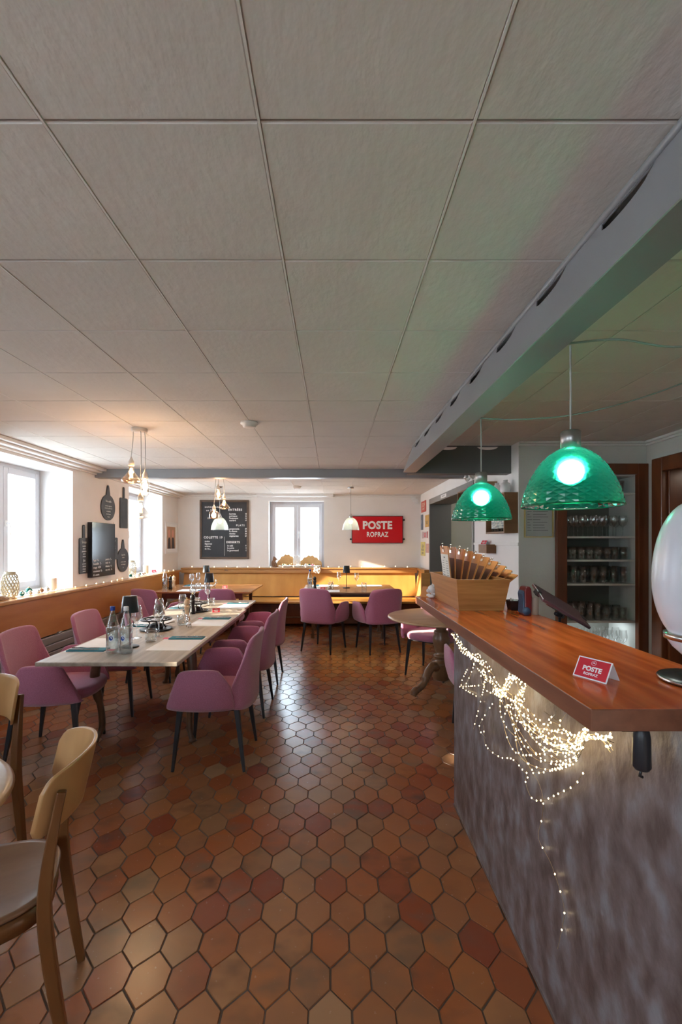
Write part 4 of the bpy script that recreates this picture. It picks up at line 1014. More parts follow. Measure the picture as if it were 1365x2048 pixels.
# egg-shaped opal table lamp
eg = thing('balloon_lamp', 'egg-shaped opal white lamp with a chrome collar on a black disc base, right edge', 'lamp', (.845, 1.0, CT))
pr = []
for i in range(25):
    a = pi * i / 24; z = .235 - .155 * cos(a) if a < pi / 2 else .235 - .185 * cos(a); r_ = .094 * sin(a) ** .82
    pr.append((r_, z))
pr = [p for p in pr if p[1] > .112]
MB().lathe(pr, 48, caps=False).build('lamp_shade', M['egg'], eg)
MB().lathe([(pr[0][0] - .004, .113), (.072, .110), (.071, .097), (.062, .095)], 40, caps=False).build('collar', M['steel'], eg)
MB().lathe([(.068, .098), (.055, .078), (.035, .058), (.014, .048), (.010, .042)], 40, caps=False).build('lower_bowl', M['egg'], eg)
MB().lathe([(0, 0), (.078, 0), (.084, .004), (.082, .009), (.05, .012), (.012, .018), (.010, .05)], 40).build('base', M['plastic'], eg)
MB().lathe([(.084, .0035), (.0855, .0055), (.083, .009)], 40, caps=False).build('rim', M['steel'], eg)
# black torch hanging under the near end of the counter
fo = thing('hanging_torch', 'black cylindrical torch hanging below the near corner of the countertop', 'torch', (.612, .866, CT - .044))
MB().lathe([(0, 0), (.010, 0), (.013, -.006), (.0155, -.02), (.0165, -.078), (.013, -.084), (0, -.085)], 20).build('torch_body', M['metalblack'], fo)
MB().tube([(0, 0, -.082), (-.004, 0, -.098), (.002, 0, -.1)], .003, 6).build('tip', M['plastic'], fo)
MB().tube([(-.04, 0, -.004), (.01, 0, -.004)], .006, 8).build('bracket', M['plastic'], fo)

# ------------------------------------------------------------------ green pendants
def make_green():
    r = thing('pendant_lamp', '', 'lamp'); b = MB()   # origin at rim centre; shade of small raised diamonds
    H, RR, n, rows = .190, .150, 26, 22
    tab = [(0, 1), (.27, .925), (.474, .822), (.68, .672), (.80, .555), (.90, .42), (.96, .30), (1, .19)]
    def rad_(v):
        for (v0, r0), (v1, r1) in zip(tab[:-1], tab[1:]):
            if v <= v1: return RR * (r0 + (r1 - r0) * (v - v0) / (v1 - v0))
        return RR * .19
    vs = []
    for j in range(rows + 1):
        v = 1 - (1 - j / rows) ** 1.12
        for m_ in range(2 * n):
            a = 2 * pi * m_ / (2 * n); q = rad_(v) + (.0022 if (m_ + j) % 2 else 0) * (1 - .6 * v); vs.append((q * cos(a), q * sin(a), H * v))
    fs = []
    for j in range(rows):
        for m_ in range(2 * n):
            A, B = j * 2 * n + m_, j * 2 * n + (m_ + 1) % (2 * n); A2, B2 = A + 2 * n, B + 2 * n
            fs += [(A, B, B2), (A, B2, A2)] if (m_ + j) % 2 == 0 else [(A, B, A2), (B, B2, A2)]
    b.add(vs, fs, False); b.build('lamp_shade', M['green'], r, fix=False)
    b = MB(); b.lathe([(RR, -.002), (RR + .002, .001), (RR, .004), (RR - .003, .001), (RR, -.002)], 48, caps=False); b.build('rim', M['green'], r)
    MB().lathe([(0, H - .004), (.030, H - .004), (.030, H + .052), (.026, H + .056), (0, H + .056)], 28).build('socket_cap', M['nickel'], r)
    MB().tube([(0, 0, H + .05), (0, .0, H + .2), (-.001, 0, .525)], .0032, 8).build('cord', M['cable'], r)
    MB().sphere((0, 0, .112), .040, 18, 12).build('bulb', M['bulbwhite'], r)
    return r
gk = Kind(make_green)
GP = [(.779, 1.43, EYE + .118), (.779, 2.29, EYE + .120)]
gk.put('larger-looking green faceted pendant lamp, the nearer of the two over the bar', GP[0], 0, 'green pendant lamps')
gk.put('green faceted pendant lamp farther along the bar, above the menu box', GP[1], .3, 'green pendant lamps')
for g in GP: lamp('green_pendant_light', 'POINT', (g[0], g[1], g[2] + .118), 18, (.96, 1.0, .93), shadow_soft_size=.036)
# swag cords from the beam to the far ceiling
A1 = (.772, 1.43, ZB + .005); 
o = MB().tube(smooth_pts([A1, (.95, 1.45, CZ - .225), (1.18, 1.48, CZ - .235), (1.5, 1.55, CZ - .14), (1.9, 1.7, CZ - .004)], 8), .0036, 8).build('swag_cable', M['greencable']); tag(o, 'grey cable of the nearer green lamp looping from the beam across the ceiling', 'cable')
o = MB().tube(smooth_pts([(.772, 2.29, ZB + .005), (.95, 2.26, CZ - .262), (1.25, 2.22, CZ - .245), (1.6, 2.15, CZ - .16), (2.0, 2.0, CZ - .004)], 8), .0036, 8).build('swag_cable', M['greencable']); tag(o, 'grey cable of the farther green lamp looping from the beam across the ceiling', 'cable')

# ------------------------------------------------------------------ filament bulb clusters
PROF = {
 'cone': [(.014, .0), (.015, -.02), (.024, -.05), (.050, -.085), (.068, -.105), (.073, -.118), (.066, -.130), (.03, -.140), (0, -.142)],
 'tube': [(.014, 0), (.020, -.015), (.030, -.035), (.032, -.10), (.028, -.125), (.012, -.135), (0, -.136)],
 'drum': [(.014, 0), (.022, -.012), (.050, -.020), (.060, -.035), (.062, -.09), (.052, -.112), (.02, -.118), (0, -.118)]}
def cluster(name, label, x, y, drops, rotc=0):
    r = thing(name, label, 'lamp', (x, y, CZ))
    MB().lathe([(0, 0), (.058, 0), (.060, -.004), (.060, -.022), (.056, -.028), (0, -.028)], 36).build('canopy', M['socket'], r)
    for (dx, dy, L, kind, gm) in drops:
        ex, ey = max(-.04, min(.04, dx)), max(-.04, min(.04, dy))
        MB().tube(smooth_pts([(ex, ey, -.025), (ex * 1.05 + .002, ey, -.06), ((ex + dx) / 2 + .004, (ey + dy) / 2, -L / 2), (dx, dy, -L)], 5), .0028, 6).build('cord', M['cable'], r)
        s = MB().lathe([(.004, .0), (.008, -.012), (.021, -.04), (.022, -.072), (.0, -.072)], 20, c=(dx, dy, -L)).build('socket', M['socket'], r)
        g = MB().lathe(PROF[kind], 28, c=(dx, dy, -L - .070), caps=False).build('bulb', M[gm], r)
        b = MB()
        for q in range(6):
            a = 2 * pi * q / 6; b.tube([(dx + .008 * cos(a), dy + .008 * sin(a), -L - .09), (dx + .011 * cos(a), dy + .011 * sin(a), -L - .165)], .0016, 5)
        b.build('filament', M['warm'], g)
        lamp('filament_light', 'POINT', (x + dx, y + dy, CZ - L - .13), 5.0, (1, .68, .40), shadow_soft_size=.03)
cluster('bulb_pendant', 'cluster of three big filament bulbs hanging over the long table', -1.52, 3.45, [(-.055, -.02, .225, 'cone', 'amber'), (.045, .0, .325, 'tube', 'clearbulb'), (.022, -.03, .50, 'cone', 'clearbulb')])
cluster('bulb_pendant', 'cluster of three amber filament bulbs hanging behind the cross beam', -1.49, 5.78, [(-.015, .0, .13, 'tube', 'amber'), (.055, .03, .245, 'cone', 'amber'), (-.065, -.03, .40, 'drum', 'amber')])
def make_dome():
    r = thing('glass_pendant', '', 'lamp'); b = MB()
    MB().lathe([(0, 0), (.05, 0), (.05, -.02), (0, -.024)], 28).build('canopy', M['steel'], r)
    MB().tube([(0, 0, -.02), (0, 0, -.45)], .004, 8).build('cord', M['cable'], r)
    MB().lathe([(.01, -.43), (.02, -.45), (.028, -.47), (.028, -.50), (0, -.50)], 20).build('socket', M['steel'], r)
    rows = []; n = 64
    for rr, z in ((.028, -.495), (.055, -.505), (.085, -.535), (.11, -.58), (.127, -.635), (.138, -.695)):
        rows.append([((rr + (.0018 if i % 2 else 0)) * cos(2 * pi * i / n), (rr + (.0018 if i % 2 else 0)) * sin(2 * pi * i / n), z) for i in range(n)])
    b.grid(rows, closed_u=True).build('lamp_shade', M['ribglass'], r); MB().sphere((0, 0, -.56), .032, 14, 10).build('bulb', M['warm2'], r); return r
M['warm2'] = emit('soft_bulb', (1.0, .80, .55), 7)
dk_ = Kind(make_dome)
for (x, y, l) in ((.30, 7.1, 'ribbed glass dome pendant in front of the red enamel sign'), (-1.80, 7.0, 'ribbed glass dome pendant in front of the big blackboard')):
    dk_.put(l, (x, y, CZ), 0, 'ribbed glass pendants'); lamp('dome_light', 'POINT', (x, y, CZ - .60), 3.0, (1, .78, .52), shadow_soft_size=.04)
def make_smoke():
    r = thing('smoke_detector', '', 'detector'); MB().lathe([(0, 0), (.065, 0), (.065, -.014), (.052, -.020), (.048, -.034), (.035, -.040), (0, -.041)], 32).build('detector_body', M['socket'], r); return r
sk = Kind(make_smoke); sk.put('round white smoke detector on the ceiling in front of the cross beam', (-.62, 3.27, CZ), 0, 'smoke detectors'); sk.put('round white smoke detector on the ceiling beyond the cross beam', (-.56, 7.0, CZ), 0, 'smoke detectors')

# ------------------------------------------------------------------ blackboards on the left wall
def ell(cy, cz, ry, rz, n=36): return [(cy + ry * cos(2 * pi * i / n), cz + rz * sin(2 * pi * i / n)) for i in range(n)]
def paddle(name, label, y0, y1, zb, zt, zh, oval, lines, hook=True):
    cy = (y0 + y1) / 2; r = thing(name, label, 'chalkboard', (XL, cy, zb)); h = zt - zb; wv = (y1 - y0) / 2; hw = min(.022, wv * .25); th = .014
    if oval:
        n = 36; pts = []
        for i in range(n + 1):
            a = pi / 2 + .28 + (2 * pi - .56) * i / n; pts.append((wv * cos(a), h / 2 + h / 2 * sin(a)))
        pts += [(hw, zh - zb - .02), (hw * .6, zh - zb), (-hw * .6, zh - zb), (-hw, zh - zb - .02)]
    else: pts = [(-wv, .01), (-wv + .01, 0), (wv - .01, 0), (wv, .01), (wv, h - .012), (wv - .02, h), (hw, h), (hw, zh - zb - .02), (hw * .6, zh - zb), (-hw * .6, zh - zb), (-hw, zh - zb - .02), (-hw, h), (-wv + .02, h), (-wv, h - .012)]
    MB().prism(pts, .002, th, 'x').build('board', M['paddle'], r)
    MB().lathe([(.006, 0), (.006, .002)], 12, M4=Matrix.Translation((th, 0, zh - zb - .03)) @ Matrix.Rotation(R(90), 4, 'Y')).build('hanging_hole', M['plastic'], r)
    for (t_, dz, sz) in lines: text('chalk_writing', t_, sz, M['chalk'], r, FXp(th + .0006, 0, dz), depth=.0003, sx=.9)
    return r
paddle('chalkboard_paddle', 'long narrow black paddle board with chalk lines, left of the big glossy board', 5.00, 5.185, 1.108, 1.522, 1.675, False, [('Sirops', .365, .042), ('menthe', .32, .026), ('citron', .29, .026), ('grenadine', .26, .026), ('cassis', .23, .026), ('sureau', .20, .026), ('Jus', .155, .042), ('pomme', .115, .026), ('abricot', .085, .026), ('orange', .055, .026), ('tomate', .028, .024)])
paddle('chalkboard_paddle', 'oval black paddle board with an arc of chalk lettering, highest on the wall', 5.47, 5.82, 1.755, 2.085, 2.205, True, [('Nos cafés', .245, .04), ('ristretto, espresso', .185, .025), ('renversé, café crème', .155, .025), ('et décaféiné', .115, .024), ('thé & tisanes', .08, .024), ('Merci', .045, .026)])
paddle('chalkboard_paddle', 'tall blank rectangular paddle board at the upper right of the group', 5.96, 6.175, 1.668, 2.085, 2.235, False, [])
paddle('chalkboard_paddle', 'small rectangular paddle board partly behind the big glossy board', 5.68, 5.89, 1.245, 1.535, 1.62, False, [('Bières', .25, .034), ('blonde', .205, .024), ('blanche', .178, .024), ('pression', .15, .024), ('3 dl', .11, .032), ('5 dl', .05, .03)])
paddle('chalkboard_paddle', 'oval paddle board at the lower right of the group, just above the wood rail', 5.88, 6.21, 1.065, 1.395, 1.51, True, [('Apéritifs', .235, .034), ('maison', .20, .026), ('planche mixte', .14, .028), ('ou fromages', .105, .028), ('18.-', .06, .026)])
o = MB().tube([(XL + .008, 5.79, 1.60), (XL + .006, 5.79, 1.74)], .0018, 6).build('hanging_string', M['bark']); tag(o, 'thin string holding the small rectangular paddle board', 'string')
bb = thing('glossy_blackboard', 'big thick glossy black panel with chalk prices at its foot, between the paddle boards', 'chalkboard', (XL, 5.455, 1.052))
mg = mat('gloss_black', (.02, .022, .026), .16); MB().box(.002, .058, -.275, .275, 0, .660).build('panel', mg, bb, bevel=.003)
for k, (a, c) in enumerate((('lager  4.-', 'passion  5.-'), ('bouteille  7.-', 'rosé  4.-'), ('rouge  4.50', 'infusion  4.-'), ('mousseux  8.-', 'eau min.  3.-'), ('à la carte', ''))):
    text('chalk_writing', a, .036, M['chalk'], bb, FXp(.0588, -.25, .205 - k * .044), 'LEFT', .0004, .0003)
    if c: text('chalk_writing', c, .034, M['chalk'], bb, FXp(.0588, .03, .207 - k * .044), 'LEFT', .0004, .0003)

# large blackboard on the back wall
BX0, BX1, BZ0, BZ1 = -2.485, -1.565, 1.16, 2.265
bk_ = thing('menu_blackboard', 'large framed blackboard with the handwritten chalk menu on the back wall', 'chalkboard', ((BX0 + BX1) / 2, YB, BZ0)); hw, hh_ = (BX1 - BX0) / 2, BZ1 - BZ0
MB().box(-hw + .03, hw - .03, -.018, -.002, .03, hh_ - .03).build('board', M['slate'], bk_)
b = MB(); b.box(-hw, -hw + .038, -.034, -.002, 0, hh_); b.box(hw - .038, hw, -.034, -.002, 0, hh_); b.box(-hw + .038, hw - .038, -.034, -.002, 0, .038); b.box(-hw + .038, hw - .038, -.034, -.002, hh_ - .038, hh_); b.build('frame', M['darkwood'], bk_, bevel=.003)
def ch(t_, u, v, sz, al='LEFT', sp_=1.0, bold=.0011): text('chalk_writing', t_, sz, M['chalk'], bk_, FY(-hw + u * hw * 2, -.0188, hh_ * (1 - v)), al, bold, .0004, spacing=sp_)
ch('automne', .10, .115, .058, sp_=1.25); ch('en SOIF', .13, .175, .05, sp_=1.2); ch('19.-', .15, .31, .045)
ch('ENTRÉES', .58, .165, .055, sp_=1.25, bold=.0020)
for i, (q, pp) in enumerate((('burrata', '18'), ('poireaux', '16'), ("l'automne", '14'), ('marbré', '17'))): ch(q, .60, .235 + i * .037, .042); ch(pp, .92, .235 + i * .037, .036)
ch('PLATS', .74, .43, .045, sp_=1.4)
for i, (q, pp) in enumerate((('gorgonzola', '29'), ('la chasse', '38'), ('risotto', '28'), ('végétarien', '27'))): ch(q, .60, .49 + i * .040, .042); ch(pp, .92, .49 + i * .040, .036)
ch('COLETTE 19', .08, .635, .055, sp_=1.2, bold=.0020)
for i, q in enumerate(('truite', 'légumes', 'crème', 'et riz...')): ch(q, .10, .70 + i * .042, .042)
ch('DESSERTS', .54, .715, .052, sp_=1.15, bold=.0020)
for i, (q, pp) in enumerate((('le café', '9'), ('la poire', '12'), ('le gourmand', '13'))): ch(q, .56, .775 + i * .040, .042); ch(pp, .93, .775 + i * .040, .036)
MB().box(-.002 + .0, .002, -.0192, -.0186, .06, .42).build('chalk_line', M['chalk'], bk_)
# enamel sign
sg = thing('enamel_sign', 'red enamel sign with white lettering POSTE ROPRAZ on the back wall', 'sign', (.845, YB, 1.462)); 
MB().box(-.475, .475, -.030, -.022, 0, .50).build('plate', M['red'], sg, bevel=.002)
b = MB(); b.box(-.482, -.470, -.032, -.012, -.006, .506); b.box(.470, .482, -.032, -.012, -.006, .506); b.box(-.47, .47, -.032, -.012, -.008, .004); b.box(-.47, .47, -.032, -.012, .496, .508); b.build('rim', M['metalblack'], sg)
for x, z in ((-.50, .07), (.50, .07), (.50, .43), (-.50, .43)):
    b = MB(); b.lathe([(0, 0), (.018, 0), (.018, .02), (0, .02)], 16, M4=Matrix.Translation((x, -.002, z)) @ Matrix.Rotation(R(90), 4, 'X')); b.box(min(x, x * .94), max(x, x * .94), -.02, -.012, z - .012, z + .012); b.build('bracket', M['metalblack'], sg)
text('lettering', 'POSTE', .196, M['paper'], sg, FY(0, -.0308, .325), bold=.0085, depth=.0006, sx=.93, spacing=1.07)
text('lettering', 'ROPRAZ', .125, M['paper'], sg, FY(0, -.0308, .155), bold=.0032, depth=.0006, sx=.80, spacing=1.08)

# framed picture on the left wall
fp = thing('framed_picture', 'white framed print of two simple figures on brown, left wall near the corner', 'picture', (XL, 7.86, 1.27))
b = MB(); hq = .56; b.box(.002, .022, -.29, -.262, 0, hq); b.box(.002, .022, .262, .29, 0, hq); b.box(.002, .022, -.262, .262, 0, .028); b.box(.002, .022, -.262, .262, hq - .028, hq); b.build('frame', M['white'], fp, bevel=.002)
MB().box(.002, .008, -.265, .265, .02, .54).build('mount', M['paper'], fp)
MB().box(.008, .0095, -.20, .20, .09, .48).build('print', mat('print_brown', (.50, .30, .20), .8), fp)
b = MB()
for y0, c in ((-.10, 0), (.075, 1)):
    b.prism(ell(y0, .36, .05, .07), .0095, .0105, 'x')
b.build('painted_faces', mat('print_face', (.72, .36, .28), .8), fp)
b = MB(); b.prism([(-.17, .09), (-.03, .09), (-.05, .26), (-.10, .295), (-.15, .26)], .0095, .0102, 'x'); b.prism([(.01, .09), (.16, .09), (.13, .27), (.075, .295), (.03, .27)], .0095, .0102, 'x'); b.build('painted_bodies', mat('print_dark', (.06, .05, .05), .8), fp)

# ------------------------------------------------------------------ posters and small signs on the right wall
def poster(name, label, y0, y1, z0, z1, col, fg, lines, rim=None):
    cy = (y0 + y1) / 2; hw_ = abs(y1 - y0) / 2; r = thing(name, label, 'sign', (XR, cy, z0)); h = z1 - z0
    MB().box(-.010, -.002, -hw_, hw_, 0, h).build('plate', mat(name + '_colour', col, .5), r, bevel=.001)
    if rim:
        b = MB(); b.box(-.013, -.002, -hw_ - .006, -hw_, -.004, h + .004); b.box(-.013, -.002, hw_, hw_ + .006, -.004, h + .004); b.build('rim', mat(name + '_rim', rim, .5), r)
    fm_ = mat(name + '_print', fg, .6)
    for t_, v, sz, sxx in lines: text('lettering', t_, sz, fm_, r, FXm(-.0106, 0, h * v), depth=.0003, bold=.001, sx=sxx)
poster('red_sign', 'square red sign with pale lettering, topmost beside the corridor opening', 7.72, 8.12, 2.02, 2.22, (.62, .12, .09), (.80, .72, .55), [('STOP', .62, .10, 1), ('OUVERT', .28, .05, 1)])
poster('blue_sign', 'narrow upright blue-grey sign near the corner', 7.98, 8.15, 1.70, 1.98, (.16, .20, .27), (.75, .75, .72), [('P', .5, .1, .8)])
poster('yellow_sign', 'yellow and orange sign with dark motif next to the grey door frame', 7.50, 7.78, 1.74, 1.95, (.66, .42, .12), (.15, .14, .13), [('TAXI', .35, .08, .9)])
poster('small_red_sign', 'small white and red sign below the yellow and blue ones', 7.60, 7.98, 1.55, 1.66, (.55, .45, .46), (.68, .05, .10), [('POSTE', .6, .06, 1), ('FERMÉ', .25, .04, 1)], (.45, .03, .06))
poster('yellow_green_sign', 'upright yellow sign with dark print, lowest left of the group', 7.80, 8.16, 1.23, 1.48, (.70, .63, .22), (.14, .16, .16), [('CAR', .68, .08, 1), ('POSTAL', .42, .06, 1), ('HALTE', .2, .05, 1)])
poster('pink_sign', 'small dusty pink sign lowest right of the group, at the door frame', 7.46, 7.72, 1.29, 1.45, (.58, .34, .32), (.78, .45, .22), [('BUS', .65, .05, 1), ('SKI', .3, .05, 1)])
o = thing('exit_plate', 'tiny white plate on the grey lintel of the corridor opening', 'sign', (XR - .019, 6.45, DR[2] + .0)); MB().box(-.003, 0, -.16, .16, 0, .05).build('plate', M['paper'], o); text('lettering', 'TOILETTES', .032, M['ink'], o, FXm(-.0034, 0, .025), depth=.0002)
fn = thing('paper_fan', 'half-round white paper fan high in the back right corner', 'decoration', (1.60, YB - .04, 2.22)); b = MB(); rows = []
for rr in (.04, .13): rows.append([(rr * cos(pi + pi * .55 * i / 20 - .1) - .0, (.006 if i % 2 else -.006), rr * sin(pi + pi * .55 * i / 20 - .1) + .1) for i in range(21)])
b.grid(rows, smooth=False).build('pleats', M['paper'], fn, fix=False)

# box shelves above the passage ------------------------------------
def boxshelf(label, y0, y1, z0, z1, mids=()):
    d = .125; r = thing('box_shelf', label, 'shelf', (XR, (y0 + y1) / 2, z0)); hw_ = (y1 - y0) / 2; h = z1 - z0; t_ = .016
    b = MB(); b.box(-d, 0, -hw_, -hw_ + t_, 0, h); b.box(-d, 0, hw_ - t_, hw_, 0, h); b.box(-d, 0, -hw_ + t_, hw_ - t_, 0, t_); b.box(-d, 0, -hw_ + t_, hw_ - t_, h - t_, h); b.build('case', M['shelfwood'], r, bevel=.002)
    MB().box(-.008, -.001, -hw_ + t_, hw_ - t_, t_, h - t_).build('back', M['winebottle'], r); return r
boxshelf('wooden box shelf of bottles on the white wall, nearer and lower of two', 3.91, 4.38, 1.555, 1.92)
boxshelf('wooden box shelf farther along, half hidden by the green lamp', 4.40, 5.36, 1.73, 2.085)
def make_wb():
    r = thing('oil_bottle', '', 'bottle'); MB().lathe([(0, 0), (.030, 0), (.032, .004), (.032, .17), (.026, .195), (.012, .215), (.012, .26), (0, .26)], 20).build('bottle_body', M['winebottle'], r)
    MB().lathe([(.0325, .03), (.0328, .032), (.0328, .15), (.0325, .152)], 20, caps=False).build('label', M['winelabel'], r); MB().lathe([(.0135, .235), (.014, .272), (0, .274)], 14).build('cap', M['plastic'], r); return r
wbk = Kind(make_wb)
nm = ['nearest', 'second nearest', 'middle', 'second farthest', 'farthest']
for k in range(5): wbk.put('dark bottle with a pale label in the lower box shelf, %s of five' % nm[k], (XR - .07, 3.965 + k * .078, 1.572), k, 'bottles in the lower box shelf')
for k in range(6): wbk.put('dark bottle with a pale label in the upper box shelf, %s from its near end' % ['first', 'second', 'third', 'fourth', 'fifth', 'sixth'][k], (XR - .07, 4.50 + k * .13, 1.747), k, 'bottles in the upper box shelf', (1, 1, .9))
def make_vase():
    r = thing('ribbed_vase', '', 'vase'); b = MB(); n = 40; rows = []
    for rr, z in ((0, 0), (.040, 0), (.046, .02), (.046, .06), (.036, .095), (.020, .105), (.020, .125), (.016, .125), (0, .11)): rows.append([((rr + (.002 if i % 2 and rr > .02 else 0)) * cos(2 * pi * i / n), (rr + (.002 if i % 2 and rr > .02 else 0)) * sin(2 * pi * i / n), z) for i in range(n)])
    b.grid(rows, closed_u=True).build('vase_body', M['porcelain'], r); return r
vk = Kind(make_vase); vk.put('ribbed white vase nearer the corner, on the lower box shelf', (XR - .065, 4.03, 1.92), 0, 'ribbed vases'); vk.put('ribbed white vase behind its twin on the lower box shelf', (XR - .065, 4.24, 1.92), 0, 'ribbed vases')
for k in range(3): wine.put('upturned-looking wine glass on top of the upper box shelf, %s' % ['nearest', 'middle', 'farthest'][k], (XR - .07, 4.75 + k * .2, 2.085), 0, 'wine glasses on the box shelf', (1.1, 1.1, .95))
ts = thing('wall_ledge', 'small wooden ledge below the bottle shelf on the white wall', 'shelf', (XR, 4.55, 1.36)); MB().box(-.10, 0, -.12, .12, 0, .09).build('ledge', M['shelfwood'], ts, bevel=.002)
card.put('red tent card on the small wooden wall ledge', (XR - .055, 4.6, 1.4502), -1.2, cg)

# framed certificate on the bar wall
cf = thing('certificate_frame', 'thin brass-framed printed certificate on the grey bar wall', 'picture', (1.835, YBAR, 1.515)); b = MB(); b.box(-.128, -.120, -.018, -.002, 0, .37); b.box(.120, .128, -.018, -.002, 0, .37); b.box(-.12, .12, -.018, -.002, 0, .008); b.box(-.12, .12, -.018, -.002, .362, .37); b.build('frame', M['gold'], cf)
MB().box(-.121, .121, -.008, -.002, .005, .365).build('sheet', mat('grey_paper', (.42, .43, .42), .5), cf); b = MB()
for k in range(11):
    z = .30 - k * .024; b.box(-.10, -.10 + random.uniform(.02, .05), -.0085, -.008, z, z + .004); b.box(-.05, -.05 + random.uniform(.05, .14), -.0085, -.008, z, z + .004)
b.build('print', M['ink'], cf)

# built-in cabinet ---------------------------------------------------
cb = thing('glass_cabinet', 'built-in white-shelved cabinet full of glasses behind the bar', 'cabinet', (0, 0, 0)); cx0, cx1 = CAB[0] + .001, CAB[1] - .001; cy0, cy1 = YBAR + .005, YBAR + .40
MB().box(cx0, cx1, cy1, cy1 + .01, CAB[2], 2.08).build('back', M['darkback'], cb)
b = MB(); b.box(cx0, cx0 + .012, cy0 + .02, cy1, CAB[2], 2.08); b.box(cx1 - .012, cx1, cy0 + .02, cy1, CAB[2], 2.08); b.box(cx0 + .012, cx1 - .012, cy0 + .02, cy1, 2.065, 2.08); b.box(cx0 + .012, cx1 - .012, cy0 + .02, cy1, .1, .112); b.build('side_lining', M['shelfw'], cb)
SZ = [.45, .765, 1.10, 1.315, 1.525, 1.915]
for z in SZ: MB().box(cx0 + .0125, cx1 - .0125, cy0 + .02, cy1 - .001, z - .016, z).build('shelf', M['shelfw'], cb)
def make_cab(h, r0, stem):
    def f():
        r = thing('stored_glass', '', 'glass')
        if stem: MB().lathe([(.030, 0), (.004, .006), (.0035, h * .45), (r0 * .7, h * .55), (r0, h * .72), (r0 * .8, h)], 16, caps=False).build('glass_body', M['glcab'], r)
        else: MB().lathe([(0, .003), (r0 * .85, 0), (r0, h), (r0 * .93, h), (r0 * .78, .006)], 16, caps=False).build('glass_body', M['glcab'], r)
        return r
    return f
ck = [Kind(make_cab(.19, .038, True)), Kind(make_cab(.115, .036, False)), Kind(make_cab(.15, .030, False)), Kind(make_cab(.22, .036, True))]
sn = ['lowest visible', 'lowest dark', 'second', 'third', 'fourth', 'top']; on = ['first', 'second', 'third', 'fourth', 'fifth', 'sixth', 'seventh', 'eighth']
for si, (z, kk, n) in enumerate(((.45, 3, 7), (.765, 2, 8), (1.10, 2, 7), (1.315, 1, 8), (1.525, 0, 7), (1.915, 1, 4))):
    for rw in range(2):
        for k in range(n):
            kd = ck[kk if not (si == 1 and k > 4) else 1]
            x = cx0 + .05 + (cx1 - cx0 - .10) * (k + (.3 if rw else 0)) / max(1, n - .7)
            if x > cx1 - .05: continue
            kd.put('clear glass on the %s cabinet shelf, %s row, %s from the left' % (sn[si], ['front', 'rear'][rw], on[k]), (x + random.uniform(-.006, .006), cy0 + .09 + rw * .14, z), 0, 'glasses stored in the cabinet')
lamp('cabinet_light', 'AREA', ((cx0 + cx1) / 2, cy0 + .2, .742), 1.6, (.80, .92, 1), rot=(0, 0, 0), shape='RECTANGLE', size=.5, size_y=.15)

# ------------------------------------------------------------------ window-sill decoration
def make_lantern(m):
    def f():
        r = thing('lantern', '', 'lantern'); n = 15; rows_ = 11; H = .20
        def rad(v): return .050 + .017 * sin(pi * min(1, max(0, v)) ** .9) ** .8
        b = MB()   # pierced lattice: thin ribs in two spiral directions + rings
        for sgn in (-1, 1):
            for k in range(n):
                pts = []
                for j in range(rows_ + 1):
                    v = j / rows_; a = 2 * pi * (k / n + sgn * v * .25); pts.append((rad(v) * cos(a), rad(v) * sin(a), .012 + H * v))
                b.tube(pts, .0042, 4, caps=False)
        b.build('pierced_body', M[m], r)
        MB().lathe([(.0, 0), (.052, 0), (.052, .014), (.048, .016)], 28).build('base', M[m], r)
        MB().lathe([(.050, .208), (.052, .212), (.044, .224), (.044, .238), (.039, .238), (.039, .212)], 28, caps=False).build('neck', M[m], r)
        MB().sphere((0, 0, .06), .012, 8, 6).build('candle_light', M['ledstring'], r); return r
    return f
lg = Kind(make_lantern('lantern')); lw_ = Kind(make_lantern('porcelain'))
SX = XL - .06
lg.put('pierced bronze lantern on the near windowsill', (-2.93, 3.98, SILL + .012), 0, 'lanterns'); lw_.put('pierced white lantern cut by the left edge of the photo', (-3.06, 3.82, SILL + .012), 0, 'lanterns')
lg.put('pierced bronze lantern on the far left windowsill', (-2.98, 6.50, SILL + .012), 0, 'lanterns', (.95, .95, 1)); lw_.put('pale glass-like lantern in the middle of the back windowsill', (-.675, YB + .10, WB[2] + .006), 0, 'lanterns', (1.05, .8, .98))
def make_candle():
    r = thing('candle', '', 'candle'); MB().lathe([(0, 0), (.036, 0), (.037, .004), (.037, .125), (.034, .130), (.012, .122), (0, .122)], 28).build('wax_body', M['candle'], r); MB().tube([(0, 0, .12), (.002, 0, .136)], .0015, 5).build('wick', M['ink'], r); return r
cdl = Kind(make_candle); cdl.put('thick cream pillar candle on the near windowsill', (-2.95, 4.62, SILL + .012), 0, 'pillar candles'); cdl.put('thick cream pillar candle on the far left windowsill', (-2.96, 6.95, SILL + .012), 0, 'pillar candles', (1.1, 1.1, 1.1))
def make_baub(m):
    def f():
        r = thing('bauble', '', 'bauble'); MB().sphere((0, 0, .024), .024, 16, 12).build('ball', M[m], r); MB().lathe([(.006, .046), (.006, .053), (0, .053)], 10).build('cap', M['gold'], r); return r
    return f
bg_, bs_, bb_, bp_ = (Kind(make_baub(x)) for x in ('baub_green', 'baub_silver', 'baub_brown', 'baub_pink'))
zs = SILL + .012; zw = WB[2] + .012
